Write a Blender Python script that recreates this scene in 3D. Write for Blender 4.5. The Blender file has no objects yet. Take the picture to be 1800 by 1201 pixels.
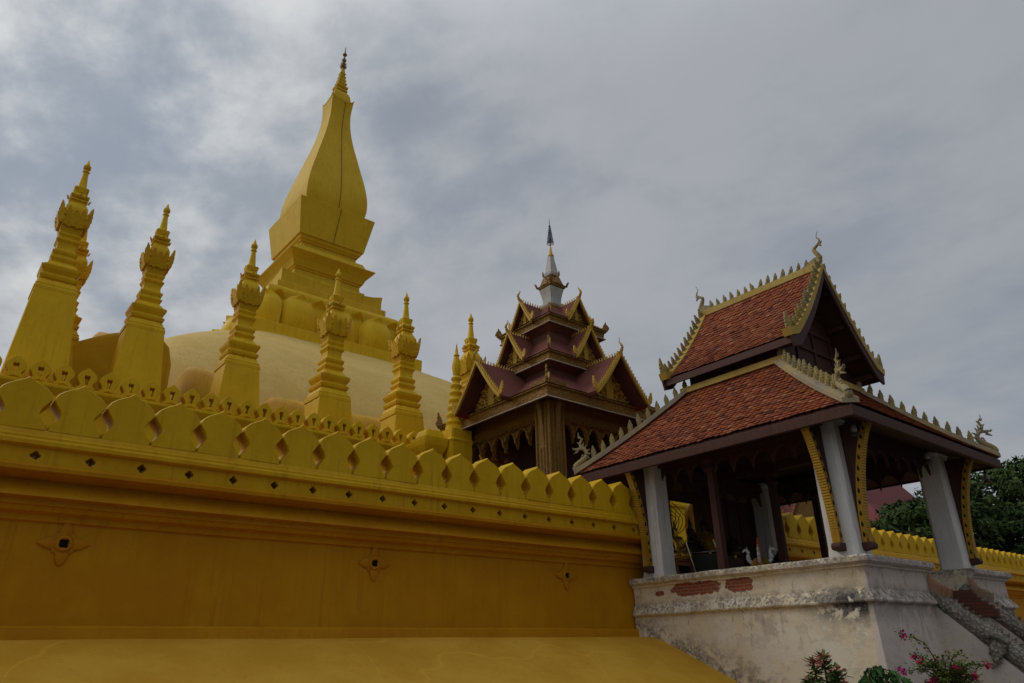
import bpy, bmesh, math, random
from mathutils import Vector, Matrix, noise
random.seed(7)
C = bpy.context.scene.collection
S = bpy.context.scene
PI = math.pi
R = math.radians

# ------------------------------------------------------------------ camera
cam = bpy.data.cameras.new('camera'); co = bpy.data.objects.new('camera', cam); C.objects.link(co)
cam.sensor_width = 36; cam.lens = 25.137; cam.clip_end = 3000; cam.clip_start = .1
r = (0.773609483847923, -0.6333842938004577, -0.018780385178309246)
u = (-0.23864088762020838, -0.31867335883614645, 0.9173319012897828)
f = (0.5870084269040686, 0.7051748908852216, 0.39768012272255526)
co.matrix_world = Matrix(((r[0], u[0], -f[0], 0), (r[1], u[1], -f[1], -14.298), (r[2], u[2], -f[2], 1.6), (0, 0, 0, 1)))
S.camera = co
# ------------------------------------------------------------------ light
SUN_DIR = Vector((-0.45, 0.62, 0.64)).normalized()
GLOW_DIR = Vector((0.04, 0.79, 0.61)).normalized()
sun = bpy.data.lights.new('sun', 'SUN'); sun.energy = 0.95; sun.angle = R(25); sun.color = (1, .95, .86)
so = bpy.data.objects.new('sun', sun); C.objects.link(so)
so.rotation_euler = SUN_DIR.to_track_quat('Z', 'Y').to_euler()
S.view_settings.view_transform = 'Standard'; S.view_settings.look = 'None'
S.view_settings.exposure = 0; S.view_settings.gamma = 1
W = bpy.data.worlds.new('World'); S.world = W; W.use_nodes = True

class NT:
    """tiny node-graph helper"""
    def __init__(s, tree): s.t = tree; s.n = tree.nodes; s.l = tree.links
    def new(s, typ, **kw):
        nd = s.n.new(typ)
        for k, v in kw.items():
            if k.startswith('i_'):
                key = k[2:].replace('_', ' ')
                s.set(nd.inputs[key], v)
            elif k.startswith('n'):
                s.set(nd.inputs[int(k[1:])], v)
            else: setattr(nd, k, v)
        return nd
    def set(s, inp, v):
        if isinstance(v, bpy.types.NodeSocket): s.l.new(v, inp)
        else: inp.default_value = v
    def math(s, op, a, b=0.0, c=None, clamp=False):
        nd = s.n.new('ShaderNodeMath'); nd.operation = op; nd.use_clamp = clamp
        s.set(nd.inputs[0], a); s.set(nd.inputs[1], b)
        if c is not None: s.set(nd.inputs[2], c)
        return nd.outputs[0]
    def ramp(s, fac, lo, hi, smooth=True):
        nd = s.n.new('ShaderNodeMapRange'); nd.interpolation_type = 'SMOOTHSTEP' if smooth else 'LINEAR'; nd.clamp = True
        s.set(nd.inputs['Value'], fac); s.set(nd.inputs['From Min'], lo); s.set(nd.inputs['From Max'], hi)
        return nd.outputs[0]
    def mix(s, fac, a, b, blend='MIX'):
        nd = s.n.new('ShaderNodeMix'); nd.data_type = 'RGBA'; nd.blend_type = blend
        s.set(nd.inputs[0], fac)
        for i, v in ((6, a), (7, b)):
            if isinstance(v, tuple) and len(v) == 3: v = v + (1,)
            s.set(nd.inputs[i], v)
        return nd.outputs[2]
    def noise(s, vec, scale, detail=4, rough=.55, dist=0):
        nd = s.n.new('ShaderNodeTexNoise'); s.set(nd.inputs['Vector'], vec)
        nd.inputs['Scale'].default_value = scale; nd.inputs['Detail'].default_value = detail
        nd.inputs['Roughness'].default_value = rough; nd.inputs['Distortion'].default_value = dist
        return nd.outputs[0]
    def mapping(s, vec, scale=(1, 1, 1), loc=(0, 0, 0), rot=(0, 0, 0)):
        nd = s.n.new('ShaderNodeMapping'); s.set(nd.inputs[0], vec)
        nd.inputs['Scale'].default_value = scale; nd.inputs['Location'].default_value = loc; nd.inputs['Rotation'].default_value = rot
        return nd.outputs[0]

def build_world():
    W.node_tree.nodes.clear(); g = NT(W.node_tree)
    d = g.new('ShaderNodeTexCoord').outputs['Generated']
    sky = g.new('ShaderNodeTexSky', sky_type='NISHITA', sun_disc=False)
    sky.sun_elevation = math.asin(SUN_DIR.z); sky.sun_rotation = math.atan2(SUN_DIR.x, SUN_DIR.y)
    bg1 = g.new('ShaderNodeBackground', n0=sky.outputs[0], n1=0.07)
    sep = g.new('ShaderNodeSeparateXYZ', n0=d)
    z = g.math('ADD', g.math('MAXIMUM', sep.outputs[2], 0.0), 0.16)
    p = g.new('ShaderNodeCombineXYZ', n0=g.math('DIVIDE', sep.outputs[0], z), n1=g.math('DIVIDE', sep.outputs[1], z), n2=3.7).outputs[0]
    wob = g.new('ShaderNodeTexNoise', i_Vector=p, i_Scale=.9, i_Detail=3.0).outputs[1]
    pw = g.mix(.16, p, wob)
    big = g.noise(g.mapping(pw, (1.0, .9, 1), (2.3, .4, 0), (0, 0, .4)), 1.25, 4, .5)
    mid = g.noise(g.mapping(pw, (1.0, .85, 1), (7.1, 3.3, 0), (0, 0, .7)), 3.0, 6, .54)
    fine = g.noise(g.mapping(pw, (1.0, .8, 1), (1.7, 9.3, 0), (0, 0, .5)), 7.5, 6, .62)
    glow = g.new('ShaderNodeVectorMath', operation='DOT_PRODUCT'); g.set(glow.inputs[0], d); glow.inputs[1].default_value = GLOW_DIR
    ga = g.math('MAXIMUM', glow.outputs['Value'], 0)
    gw = g.math('POWER', ga, 6.0); gn = g.math('POWER', ga, 26.0)
    k0 = g.math('ADD', g.math('MULTIPLY', big, .40), g.math('ADD', g.math('MULTIPLY', mid, .32), g.math('MULTIPLY', fine, .28)))
    k = g.ramp(k0, .38, .62)                      # broad cloud pattern
    kk = g.ramp(g.math('ADD', g.math('MULTIPLY', big, .30), g.math('ADD', g.math('MULTIPLY', mid, .40), g.math('MULTIPLY', fine, .30))), .40, .62)   # broken bright edges
    base = g.mix(k, (.300, .325, .362), (.350, .370, .405))
    back = g.ramp(glow.outputs['Value'], -.6, .5)   # unseen sky away from the glow dimmed to darken front faces
    zen = g.ramp(sep.outputs[2], .66, .98)  # unseen zenith brightened to light ledges from above
    up = g.math('ADD', g.math('MULTIPLY', g.math('MAXIMUM', sep.outputs[2], 0.0), 1.25), .26)
    dim = g.math('ADD', g.math('MULTIPLY', back, g.math('SUBTRACT', 1.0, up)), up)
    dim = g.math('ADD', dim, g.math('MULTIPLY', zen, 1.1))
    dim = g.math('ADD', dim, g.math('MULTIPLY', g.ramp(sep.outputs[0], .0, -.8), .55))  # unseen sky at left brightened to light the left-hand faces
    base = g.mix(1.0, base, g.new('ShaderNodeCombineXYZ', n0=dim, n1=dim, n2=dim).outputs[0], 'MULTIPLY')
    lit = g.mix(kk, (.02, .035, .055), (.46, .445, .395))
    c = g.mix(gw, base, g.mix(1.0, base, g.mix(.24, (0, 0, 0), lit), 'ADD'))
    c = g.mix(gn, c, g.mix(1.0, c, g.mix(.95, (0, 0, 0), lit), 'ADD'))
    bg2 = g.new('ShaderNodeBackground', n0=c, n1=1.0)
    thin = g.ramp(mid, .30, .50)
    cover = g.math('ADD', g.math('MULTIPLY', thin, .22), .78)
    ms = g.new('ShaderNodeMixShader', n0=cover, n1=bg1.outputs[0], n2=bg2.outputs[0])
    out = g.new('ShaderNodeOutputWorld'); g.l.new(ms.outputs[0], out.inputs[0])
build_world()

# ------------------------------------------------------------------ materials
def mat(name):
    m = bpy.data.materials.new(name); m.use_nodes = True; m.node_tree.nodes.clear()
    g = NT(m.node_tree); b = g.new('ShaderNodeBsdfPrincipled'); o = g.new('ShaderNodeOutputMaterial')
    g.l.new(b.outputs[0], o.inputs[0]); return m, g, b
def pos(g): return g.new('ShaderNodeNewGeometry').outputs['Position']
def bump(g, b, h, strength=.3, dist=.02):
    nd = g.new('ShaderNodeBump'); nd.inputs['Strength'].default_value = strength; nd.inputs['Distance'].default_value = dist
    g.set(nd.inputs['Height'], h); g.l.new(nd.outputs[0], b.inputs['Normal'])

def paint(name, c1, c2, stain=(.2, .11, .01), rough=.6, amount=.35, streak=.35, bs=.25, cracks=False):
    m, g, b = mat(name); p = pos(g)
    n1 = g.noise(p, .7, 5, .6); n2 = g.noise(p, 6, 4, .6); n3 = g.noise(g.mapping(p, (3.2, 3.2, .22)), 1.6, 5, .6)
    n4 = g.noise(p, 38, 3, .6)
    c = g.mix(g.ramp(n1, .35, .65), c1, c2)
    c = g.mix(g.math('MULTIPLY', g.ramp(n3, .5, .78), streak), c, stain)
    c = g.mix(g.math('MULTIPLY', g.ramp(n2, .55, .8), amount), c, tuple(x * .72 for x in c1))
    run = g.noise(g.mapping(p, (7.5, 7.5, .30)), 1.0, 6, .68); blot = g.noise(g.mapping(p, (1, 1, 1.6), (3, 8, 1)), 1.9, 6, .66)
    c = g.mix(g.math('MULTIPLY', g.math('MULTIPLY', g.ramp(run, .52, .70), g.ramp(n1, .42, .6)), streak * .9), c, tuple(x * .55 for x in stain))
    c = g.mix(g.math('MULTIPLY', g.ramp(blot, .56, .62), streak * .45), c, tuple(min(1, x * 1.12) for x in c2))
    if cracks:
        w = g.new('ShaderNodeTexVoronoi', feature='DISTANCE_TO_EDGE')
        g.set(w.inputs['Vector'], g.mapping(g.mix(.55, p, g.new('ShaderNodeTexNoise', i_Vector=p, i_Scale=.55).outputs[1]), (.5, .2, .3)))
        w.inputs['Scale'].default_value = 1.0
        c = g.mix(g.math('MULTIPLY', g.ramp(w.outputs[0], .006, .0), .35), c, tuple(min(1, x * 1.25) for x in c2))
        n5 = g.noise(g.mapping(p, (1, 2.5, 3)), 9, 2, .5)
        c = g.mix(g.math('MULTIPLY', g.ramp(n5, .68, .76), .4), c, (.07, .04, .01))
    g.set(b.inputs['Base Color'], c); b.inputs['Roughness'].default_value = rough
    g.set(b.inputs['Roughness'], g.math('ADD', g.math('MULTIPLY', n2, .25), rough - .12)); b.inputs['Specular IOR Level'].default_value = .14
    bump(g, b, g.math('ADD', g.math('MULTIPLY', n2, .8), g.math('MULTIPLY', n4, .35)), bs, .03)
    return m
M = {}
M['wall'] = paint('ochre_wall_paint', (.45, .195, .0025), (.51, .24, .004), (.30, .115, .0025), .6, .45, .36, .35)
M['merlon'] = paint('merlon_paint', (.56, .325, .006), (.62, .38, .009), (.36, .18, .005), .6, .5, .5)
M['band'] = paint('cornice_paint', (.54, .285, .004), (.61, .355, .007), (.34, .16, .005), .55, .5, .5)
M['stupa'] = paint('stupa_gold_paint', (.69, .415, .008), (.75, .48, .012), (.46, .25, .006), .55, .4, .45)
M['tower'] = paint('tower_gold_paint', (.64, .40, .016), (.70, .45, .024), (.44, .26, .010), .65, .35, .5)
M['dome'] = paint('dome_plaster', (.62, .42, .115), (.69, .48, .15), (.46, .30, .07), .75, .3, .45)
M['apron'] = paint('apron_plaster', (.52, .27, .020), (.60, .335, .036), (.36, .175, .012), .7, .4, .0, .25, True)
M['rosette'] = paint('rosette_paint', (.44, .175, .003), (.49, .21, .004), (.28, .10, .003), .6)
M['white'] = paint('white_column_paint', (.62, .585, .53), (.69, .66, .61), (.38, .32, .25), .65, .5, .6)
M['bracket'] = paint('bracket_gilding', (.36, .19, .016), (.44, .25, .026), (.17, .085, .014), .5, .8, .6)
M['gable_trim'] = paint('gable_gilding', (.50, .29, .03), (.58, .37, .06), (.22, .12, .03), .5, .8, .6)
M['spire_white'] = paint('spire_white_paint', (.42, .40, .37), (.50, .48, .44), (.26, .24, .20), .6, .5, .6)
M['stone_cap'] = paint('hip_ridge_plaster', (.29, .25, .18), (.42, .31, .15), (.14, .125, .10), .8, .7, .5)
M['gold_trim'] = paint('weathered_gold_trim', (.42, .27, .05), (.48, .34, .09), (.20, .15, .08), .55, .6, .5)
M['finial'] = paint('finial_plaster', (.34, .25, .085), (.26, .21, .11), (.11, .09, .06), .7, .8, .6)
M['naga'] = paint('naga_plaster', (.27, .225, .14), (.36, .27, .11), (.12, .10, .07), .75, .6, .4)

def wood(name, c1, c2, rough=.6):
    m, g, b = mat(name); p = pos(g)
    n = g.noise(g.mapping(p, (9, 9, .9)), 2.2, 5, .65, .6); n2 = g.noise(p, 2.2, 3)
    c = g.mix(g.ramp(n, .3, .7), c1, c2); c = g.mix(g.math('MULTIPLY', n2, .4), c, tuple(x * .6 for x in c1))
    g.set(b.inputs['Base Color'], c); b.inputs['Roughness'].default_value = rough; b.inputs['Specular IOR Level'].default_value = .15
    bump(g, b, n, .25, .01); return m
M['wood'] = wood('dark_red_wood', (.060, .027, .022), (.088, .040, .031))
M['fascia'] = wood('fascia_wood', (.085, .040, .031), (.115, .057, .044))
M['table'] = wood('brown_table_wood', (.20, .075, .025), (.28, .11, .035), .45)

def ornament(name, gold, deep, scale=9, metal=.15, bs=.9):
    """carved and gilded relief"""
    m, g, b = mat(name); p = pos(g)
    wv = g.new('ShaderNodeTexNoise', i_Vector=p, i_Scale=scale * .8, i_Detail=3.0).outputs[1]
    q = g.mix(.10, p, wv)
    v = g.new('ShaderNodeTexVoronoi', feature='SMOOTH_F1'); g.set(v.inputs['Vector'], q); v.inputs['Scale'].default_value = scale
    v2 = g.new('ShaderNodeTexVoronoi', feature='F1'); g.set(v2.inputs['Vector'], q); v2.inputs['Scale'].default_value = scale * 2.3
    n = g.noise(p, scale * 3, 4)
    h = g.math('ADD', g.math('MULTIPLY', v.outputs[0], .55), g.math('MULTIPLY', v2.outputs[0], .45))
    k = g.ramp(h, .60, .26)
    c = g.mix(k, deep, gold); c = g.mix(g.math('MULTIPLY', g.ramp(n, .45, .8), .6), c, tuple(x * .45 for x in gold))
    g.set(b.inputs['Base Color'], c); b.inputs['Metallic'].default_value = metal; b.inputs['Roughness'].default_value = .5
    bump(g, b, g.math('ADD', k, g.math('MULTIPLY', n, .25)), bs, .05); return m
M['gilt'] = ornament('gilt_carving', (.52, .28, .028), (.24, .11, .012), 15)
M['gilt_fine'] = ornament('fine_gilt_carving', (.50, .27, .028), (.27, .125, .016), 26)
M['buttress'] = paint('buttress_ochre_paint', (.54, .305, .006), (.60, .36, .008), (.38, .19, .005), .65, .5, .5)
M['crown'] = paint('crown_leaf_paint', (.58, .325, .006), (.66, .40, .009), (.34, .17, .005), .55, .7, .4, .5)
M['gilt_red'] = ornament('gilt_on_red_pediment', (.60, .34, .045), (.25, .085, .025), 11)

def plain(name, c, rough=.5, metal=0.0, var=.25, nscale=8):
    m, g, b = mat(name); n = g.noise(pos(g), nscale, 4)
    g.set(b.inputs['Base Color'], g.mix(g.math('MULTIPLY', n, var * 2), c, tuple(x * .55 for x in c)))
    b.inputs['Roughness'].default_value = rough; b.inputs['Metallic'].default_value = metal
    if rough >= .5: b.inputs['Specular IOR Level'].default_value = .12
    return m
M['soffit'] = plain('red_soffit', (.24, .02, .012), .6)
M['pinkwall'] = plain('pink_plaster', (.20, .088, .060), .6)
M['dark'] = plain('hollow_shade_black', (.012, .009, .007), .8)  # near-black colour standing in for shade inside openings
M['chrome'] = plain('chrome', (.6, .6, .6), .15, 1)
M['black'] = plain('black_metal', (.02, .02, .022), .4)
M['iron'] = plain('dark_iron_umbrella', (.045, .03, .03), .45, .4)
M['gold'] = plain('polished_gold', (.60, .36, .05), .3, .8)
M['bronze'] = plain('aged_bronze', (.05, .035, .02), .45, .4)
M['orange'] = plain('orange_cloth', (.55, .08, .02), .6)
M['paper'] = plain('white_paper', (.55, .55, .55), .7)
M['panel'] = plain('dark_sign_panel', (.02, .024, .022), .25)
M['stem'] = plain('brown_stem', (.10, .065, .035), .8)
M['trunk'] = plain('tree_bark', (.08, .06, .045), .9)
M['redroof'] = plain('far_red_roof', (.20, .055, .05), .7)
M['hallwall'] = plain('far_hall_wall', (.55, .42, .30), .7)
M['glass'] = plain('lantern_glass', (.25, .25, .24), .1)
M['clay'] = paint('bare_terracotta_plaster', (.33, .17, .10), (.34, .28, .21), (.16, .14, .12), .85, .7, .6)

def leafmat(name, c1, c2, c3):
    m, g, b = mat(name); rnd = g.new('ShaderNodeNewGeometry').outputs['Random Per Island']; n = g.noise(pos(g), .6, 3)
    c = g.mix(rnd, c1, c2); c = g.mix(g.ramp(n, .5, .7), c, c3)
    g.set(b.inputs['Base Color'], c); b.inputs['Roughness'].default_value = .75; b.inputs['Specular IOR Level'].default_value = .15
    try: b.inputs['Transmission Weight'].default_value = 0
    except Exception: pass
    return m
M['leaf'] = leafmat('tree_leaves', (.035, .060, .014), (.060, .095, .022), (.085, .115, .030))
M['leaf2'] = leafmat('dark_tree_leaves', (.024, .045, .014), (.045, .075, .020), (.065, .095, .026))
M['palmleaf'] = leafmat('palm_leaves', (.045, .075, .025), (.075, .11, .04), (.06, .09, .03))
M['bleaf'] = leafmat('shrub_leaves', (.07, .10, .018), (.13, .15, .03), (.10, .14, .03))
M['gleaf'] = leafmat('glossy_dark_leaves', (.05, .10, .022), (.085, .14, .032), (.10, .12, .026))
M['vleaf'] = leafmat('vine_leaves', (.05, .13, .03), (.08, .17, .05), (.06, .14, .03))
M['bract'] = leafmat('magenta_bracts', (.50, .015, .10), (.60, .03, .17), (.34, .03, .30))
M['pinkfl'] = leafmat('salmon_flowers', (.42, .07, .06), (.55, .16, .13), (.45, .10, .08))

def tilemat(name, cols, scale=None):
    m, g, b = mat(name); rnd = g.new('ShaderNodeNewGeometry').outputs['Random Per Island']; p = pos(g)
    cr = g.new('ShaderNodeValToRGB'); g.set(cr.inputs[0], rnd); e = cr.color_ramp.elements
    e[0].position = 0; e[0].color = cols[0] + (1,); e[1].position = 1; e[1].color = cols[-1] + (1,)
    for i, cc in enumerate(cols[1:-1]):
        x = e.new((i + 1) / (len(cols) - 1)); x.color = cc + (1,)
    n = g.noise(p, 1.6, 4); n2 = g.noise(p, 22, 3)
    c = g.mix(g.math('MULTIPLY', g.ramp(n, .5, .75), .55), cr.outputs[0], (.10, .035, .025))
    c = g.mix(g.math('MULTIPLY', g.ramp(n2, .5, .8), .4), c, (.07, .04, .035))
    g.set(b.inputs['Base Color'], c); b.inputs['Roughness'].default_value = .8; b.inputs['Specular IOR Level'].default_value = .12
    bump(g, b, n2, .2, .01); return m
M['tile'] = tilemat('terracotta_tiles', [(.10, .030, .018), (.25, .064, .022), (.165, .042, .019), (.28, .075, .025), (.21, .052, .020), (.33, .125, .058)])
M['underlay'] = plain('roof_underlay', (.08, .035, .025), .9)
M['ptile'] = tilemat('plum_roof_tiles', [(.13, .045, .034), (.19, .064, .046), (.155, .052, .040), (.22, .080, .060)])

def aged_plaster():
    m, g, b = mat('weathered_cream_plaster'); p = pos(g)
    sp = g.new('ShaderNodeSeparateXYZ', n0=p); z = sp.outputs[2]; y = sp.outputs[1]; x = sp.outputs[0]
    nA = g.noise(p, .9, 6, .62); nB = g.noise(p, 3.4, 6, .68, .4); nC = g.noise(p, 14, 5, .7); nS = g.noise(g.mapping(p, (3.4, 3.4, .55)), 1.3, 7, .70, .3)
    fr = g.ramp(y, -6.30, -6.36)
    cream = g.mix(g.ramp(nA, .38, .62), (.68, .565, .375), (.73, .65, .51))
    pink = g.mix(g.ramp(nB, .4, .6), (.58, .50, .44), (.63, .53, .43))
    c = g.mix(fr, cream, pink)
    c = g.mix(g.math('MULTIPLY', g.ramp(nB, .56, .64), g.math('MULTIPLY', g.ramp(z, 2.5, 3.0), .8)), c, (.50, .35, .27))
    c = g.mix(g.math('MULTIPLY', g.ramp(g.noise(g.mapping(p, (1, 1, 1), (5, 2, 9)), 1.3, 6, .65), .58, .66), .55), c, (.36, .28, .20))
    # mould: along ledge, along foot, random blotches and runs below the ledge
    d1 = g.math('ABSOLUTE', g.math('SUBTRACT', z, 2.62))
    m1 = g.math('MULTIPLY', g.ramp(d1, .30, .03), g.ramp(g.math('ADD', g.math('MULTIPLY', nB, .5), g.math('MULTIPLY', nC, .5)), .42, .56))
    foot = g.math('ADD', g.math('MULTIPLY', y, -.50), .62)     # height of the apron along the side
    zf = g.math('ADD', g.math('SUBTRACT', z, 1.65), g.math('MULTIPLY', g.math('SUBTRACT', -.8, y), .42))
    m2 = g.math('MULTIPLY', g.math('MULTIPLY', g.ramp(zf, .85, .05), g.ramp(nB, .42, .56)), g.math('SUBTRACT', 1, fr))
    m3 = g.math('MULTIPLY', g.math('MULTIPLY', g.ramp(nS, .54, .66), g.ramp(nC, .36, .56)), g.ramp(z, 1.0, 2.4))
    cap = g.math('MULTIPLY', g.ramp(z, 3.18, 3.42), g.ramp(g.math('ADD', g.math('MULTIPLY', nB, .5), g.math('MULTIPLY', nC, .5)), .40, .52))
    dk = g.math('MAXIMUM', g.math('MAXIMUM', m1, m2), g.math('MAXIMUM', g.math('MULTIPLY', m3, .8), cap))
    # black corner patch
    cy = g.math('ABSOLUTE', g.math('SUBTRACT', y, -6.0))
    bl = g.math('MULTIPLY', g.math('MULTIPLY', g.ramp(cy, 1.5, .2), g.ramp(g.math('ABSOLUTE', g.math('SUBTRACT', z, 2.42)), .55, .1)), g.ramp(nB, .40, .50))
    fine = g.ramp(nC, .35, .62)
    c = g.mix(g.math('MULTIPLY', dk, g.math('ADD', g.math('MULTIPLY', fine, .6), .25)), c, (.085, .072, .055))
    c = g.mix(g.math('MULTIPLY', bl, g.math('SUBTRACT', 1.0, g.math('MULTIPLY', fr, .6))), c, (.035, .032, .03))
    grit = g.math('MULTIPLY', g.ramp(g.noise(p, 24, 5, .7), .50, .72), g.ramp(nB, .42, .62))
    c = g.mix(g.math('MULTIPLY', grit, .55), c, (.20, .165, .125))
    c = g.mix(g.math('MULTIPLY', g.ramp(g.noise(g.mapping(p, (1, 1, 1.4), (9, 1, 4)), 2.1, 7, .7), .52, .60), .35), c, (.40, .34, .27))
    # bare brick patches on the side
    bk = g.new('ShaderNodeTexBrick'); v = g.new('ShaderNodeCombineXYZ', n0=g.math('ADD', y, g.math('MULTIPLY', x, fr)), n1=z).outputs[0]
    g.set(bk.inputs['Vector'], v); bk.inputs['Scale'].default_value = 1.0
    bk.inputs['Color1'].default_value = (.30, .075, .030, 1); bk.inputs['Color2'].default_value = (.22, .055, .030, 1); bk.inputs['Mortar'].default_value = (.30, .19, .15, 1)
    bk.inputs['Mortar Size'].default_value = .007; bk.inputs['Brick Width'].default_value = .25; bk.inputs['Row Height'].default_value = .085
    def patch(yc, zc, ry, rz):
        a = g.math('POWER', g.math('ABSOLUTE', g.math('DIVIDE', g.math('SUBTRACT', y, yc), ry)), 4.0)
        e = g.math('POWER', g.math('ABSOLUTE', g.math('DIVIDE', g.math('SUBTRACT', z, zc), rz)), 3.0)
        q = g.math('ADD', g.math('ADD', a, e), g.math('MULTIPLY', g.math('SUBTRACT', g.noise(p, 7, 5, .65), .5), 3.2))
        return g.ramp(q, 1.02, .94)
    pm = g.math('MAXIMUM', g.math('MAXIMUM', patch(-1.75, 3.06, .78, .17), patch(-3.12, 3.05, .42, .17)), patch(-.5, 3.01, .16, .07))
    pm = g.math('MULTIPLY', pm, g.math('SUBTRACT', 1, fr))
    c = g.mix(pm, c, bk.outputs[0])
    g.set(b.inputs['Base Color'], c); b.inputs['Roughness'].default_value = .85
    h = g.math('SUBTRACT', g.math('ADD', g.math('MULTIPLY', nB, .5), g.math('MULTIPLY', nC, .4)), g.math('MULTIPLY', pm, 1.0))
    bump(g, b, h, .6, .03); return m
M['plaster'] = aged_plaster()
def brickmat():
    m, g, b = mat('bare_red_brick'); p = pos(g); s = g.new('ShaderNodeSeparateXYZ', n0=p)
    bk = g.new('ShaderNodeTexBrick'); g.set(bk.inputs['Vector'], g.new('ShaderNodeCombineXYZ', n0=s.outputs[0], n1=s.outputs[2]).outputs[0])
    bk.inputs['Scale'].default_value = 1; bk.inputs['Brick Width'].default_value = .3; bk.inputs['Row Height'].default_value = .1; bk.inputs['Mortar Size'].default_value = .01
    bk.inputs['Color1'].default_value = (.22, .06, .03, 1); bk.inputs['Color2'].default_value = (.15, .045, .025, 1); bk.inputs['Mortar'].default_value = (.13, .08, .06, 1)
    g.set(b.inputs['Base Color'], g.mix(g.math('MULTIPLY', g.noise(p, 5, 5), .6), bk.outputs[0], (.09, .05, .04))); b.inputs['Roughness'].default_value = .9
    bump(g, b, bk.outputs[1], -.5, .02); return m
M['brick'] = brickmat()
def scalemat():
    m, g, b = mat('grey_scaled_naga'); p = pos(g)
    v = g.new('ShaderNodeTexVoronoi', feature='F1'); g.set(v.inputs['Vector'], g.mapping(p, (1, 1, 1))); v.inputs['Scale'].default_value = 13
    n = g.noise(p, 2.5, 6, .65); n2 = g.noise(p, 16, 4)
    c = g.mix(g.ramp(n, .35, .65), (.22, .19, .15), (.38, .33, .25)); c = g.mix(g.math('MULTIPLY', g.ramp(v.outputs[0], .25, .6), .6), c, (.07, .06, .05))
    c = g.mix(g.math('MULTIPLY', g.ramp(n2, .55, .75), .5), c, (.42, .37, .29))
    g.set(b.inputs['Base Color'], c); b.inputs['Roughness'].default_value = .85
    bump(g, b, g.math('SUBTRACT', g.math('MULTIPLY', n2, .3), v.outputs[0]), .9, .05); return m
M['scales'] = scalemat()
def groundmat():
    m, g, b = mat('paving'); p = pos(g); n = g.noise(p, .5, 6); n2 = g.noise(p, 9, 4)
    g.set(b.inputs['Base Color'], g.mix(n, (.10, .09, .075), g.mix(n2, (.13, .115, .095), (.07, .065, .055)))); b.inputs['Roughness'].default_value = .9
    bump(g, b, n2, .3, .02); return m
M['ground'] = groundmat()

# ------------------------------------------------------------------ mesh helpers
class MB:
    def __init__(s): s.v = []; s.f = []
    def add(s, vs, fs):
        o = len(s.v); s.v += [tuple(x) for x in vs]; s.f += [tuple(i + o for i in q) for q in fs]; return s
    def merge(s, other, mtx=None):
        return s.add([mtx @ Vector(x) for x in other.v] if mtx else other.v, other.f)
    def box(s, x0, x1, y0, y1, z0, z1, rot=None):
        vs = [(x, y, z) for z in (z0, z1) for (x, y) in ((x0, y0), (x1, y0), (x1, y1), (x0, y1))]
        if rot: vs = [rot @ Vector(q) for q in vs]
        return s.add(vs, [(3, 2, 1, 0), (4, 5, 6, 7), (0, 1, 5, 4), (1, 2, 6, 5), (2, 3, 7, 6), (3, 0, 4, 7)])
    def loft(s, rings, cap=True, closed=True):
        n = len(rings[0]); vs = [p for q in rings for p in q]; fs = []
        for i in range(len(rings) - 1):
            for j in range(n if closed else n - 1):
                k = (j + 1) % n; fs.append((i * n + j, i * n + k, (i + 1) * n + k, (i + 1) * n + j))
        if cap: fs.append(tuple(range(n - 1, -1, -1))); fs.append(tuple((len(rings) - 1) * n + j for j in range(n)))
        return s.add(vs, fs)
    def prism(s, pts, o, ax, up, dep, d0, d1, bev=0):
        """2D outline extruded along dep"""
        o, ax, up, dep = map(Vector, (o, ax, up, dep)); n = len(pts)
        if bev:
            cx = sum(p[0] for p in pts) / n; cy = sum(p[1] for p in pts) / n
            sh = [(cx + (p[0] - cx) * (1 - bev), cy + (p[1] - cy) * (1 - bev)) for p in pts]; e = (d1 - d0) * .3
            lay = [(sh, d0), (pts, d0 + e), (pts, d1 - e), (sh, d1)]
        else: lay = [(pts, d0), (pts, d1)]
        return s.loft([[o + ax * p[0] + up * p[1] + dep * d for p in q] for q, d in lay])
    def tube(s, path, rad, n=8, cap=True):
        path = [Vector(p) for p in path]; rings = []
        if not hasattr(rad, '__len__'): rad = [rad] * len(path)
        ref = Vector((0, 0, 1))
        for i, p in enumerate(path):
            t = (path[min(i + 1, len(path) - 1)] - path[max(i - 1, 0)]).normalized()
            rf = ref if abs(t.dot(ref)) < .95 else Vector((1, 0, 0))
            a = t.cross(rf).normalized(); b = t.cross(a).normalized()
            rings.append([p + (a * math.cos(2 * PI * j / n) + b * math.sin(2 * PI * j / n)) * rad[i] for j in range(n)])
        return s.loft(rings, cap)
    def lathe(s, prof, c=(0, 0), n=24):
        return s.loft([[(c[0] + r_ * math.cos(2 * PI * j / n), c[1] + r_ * math.sin(2 * PI * j / n), z) for j in range(n)] for r_, z in prof])
    def sq(s, prof, c=(0, 0), notch=0.0, cap=True):
        """square lathe with optional redented corners"""
        rings = []
        for a, z in prof:
            k = a * notch
            if notch: pts = [(-a + k, -a), (a - k, -a), (a - k, -a + k), (a, -a + k), (a, a - k), (a - k, a - k), (a - k, a), (-a + k, a), (-a + k, a - k), (-a, a - k), (-a, -a + k), (-a + k, -a + k)]
            else: pts = [(-a, -a), (a, -a), (a, a), (-a, a)]
            rings.append([(c[0] + x, c[1] + y, z) for x, y in pts])
        return s.loft(rings, cap)
    def mesh(s, name):
        me = bpy.data.meshes.new(name); me.from_pydata(s.v, [], s.f); me.update()
        b = bmesh.new(); b.from_mesh(me); bmesh.ops.recalc_face_normals(b, faces=b.faces); b.to_mesh(me); b.free(); return me
    def build(s, name, m, parent=None, smooth=False, bevel=0, angle=35):
        return link(name, s.mesh(name), m, parent, smooth, bevel, angle)
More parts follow.
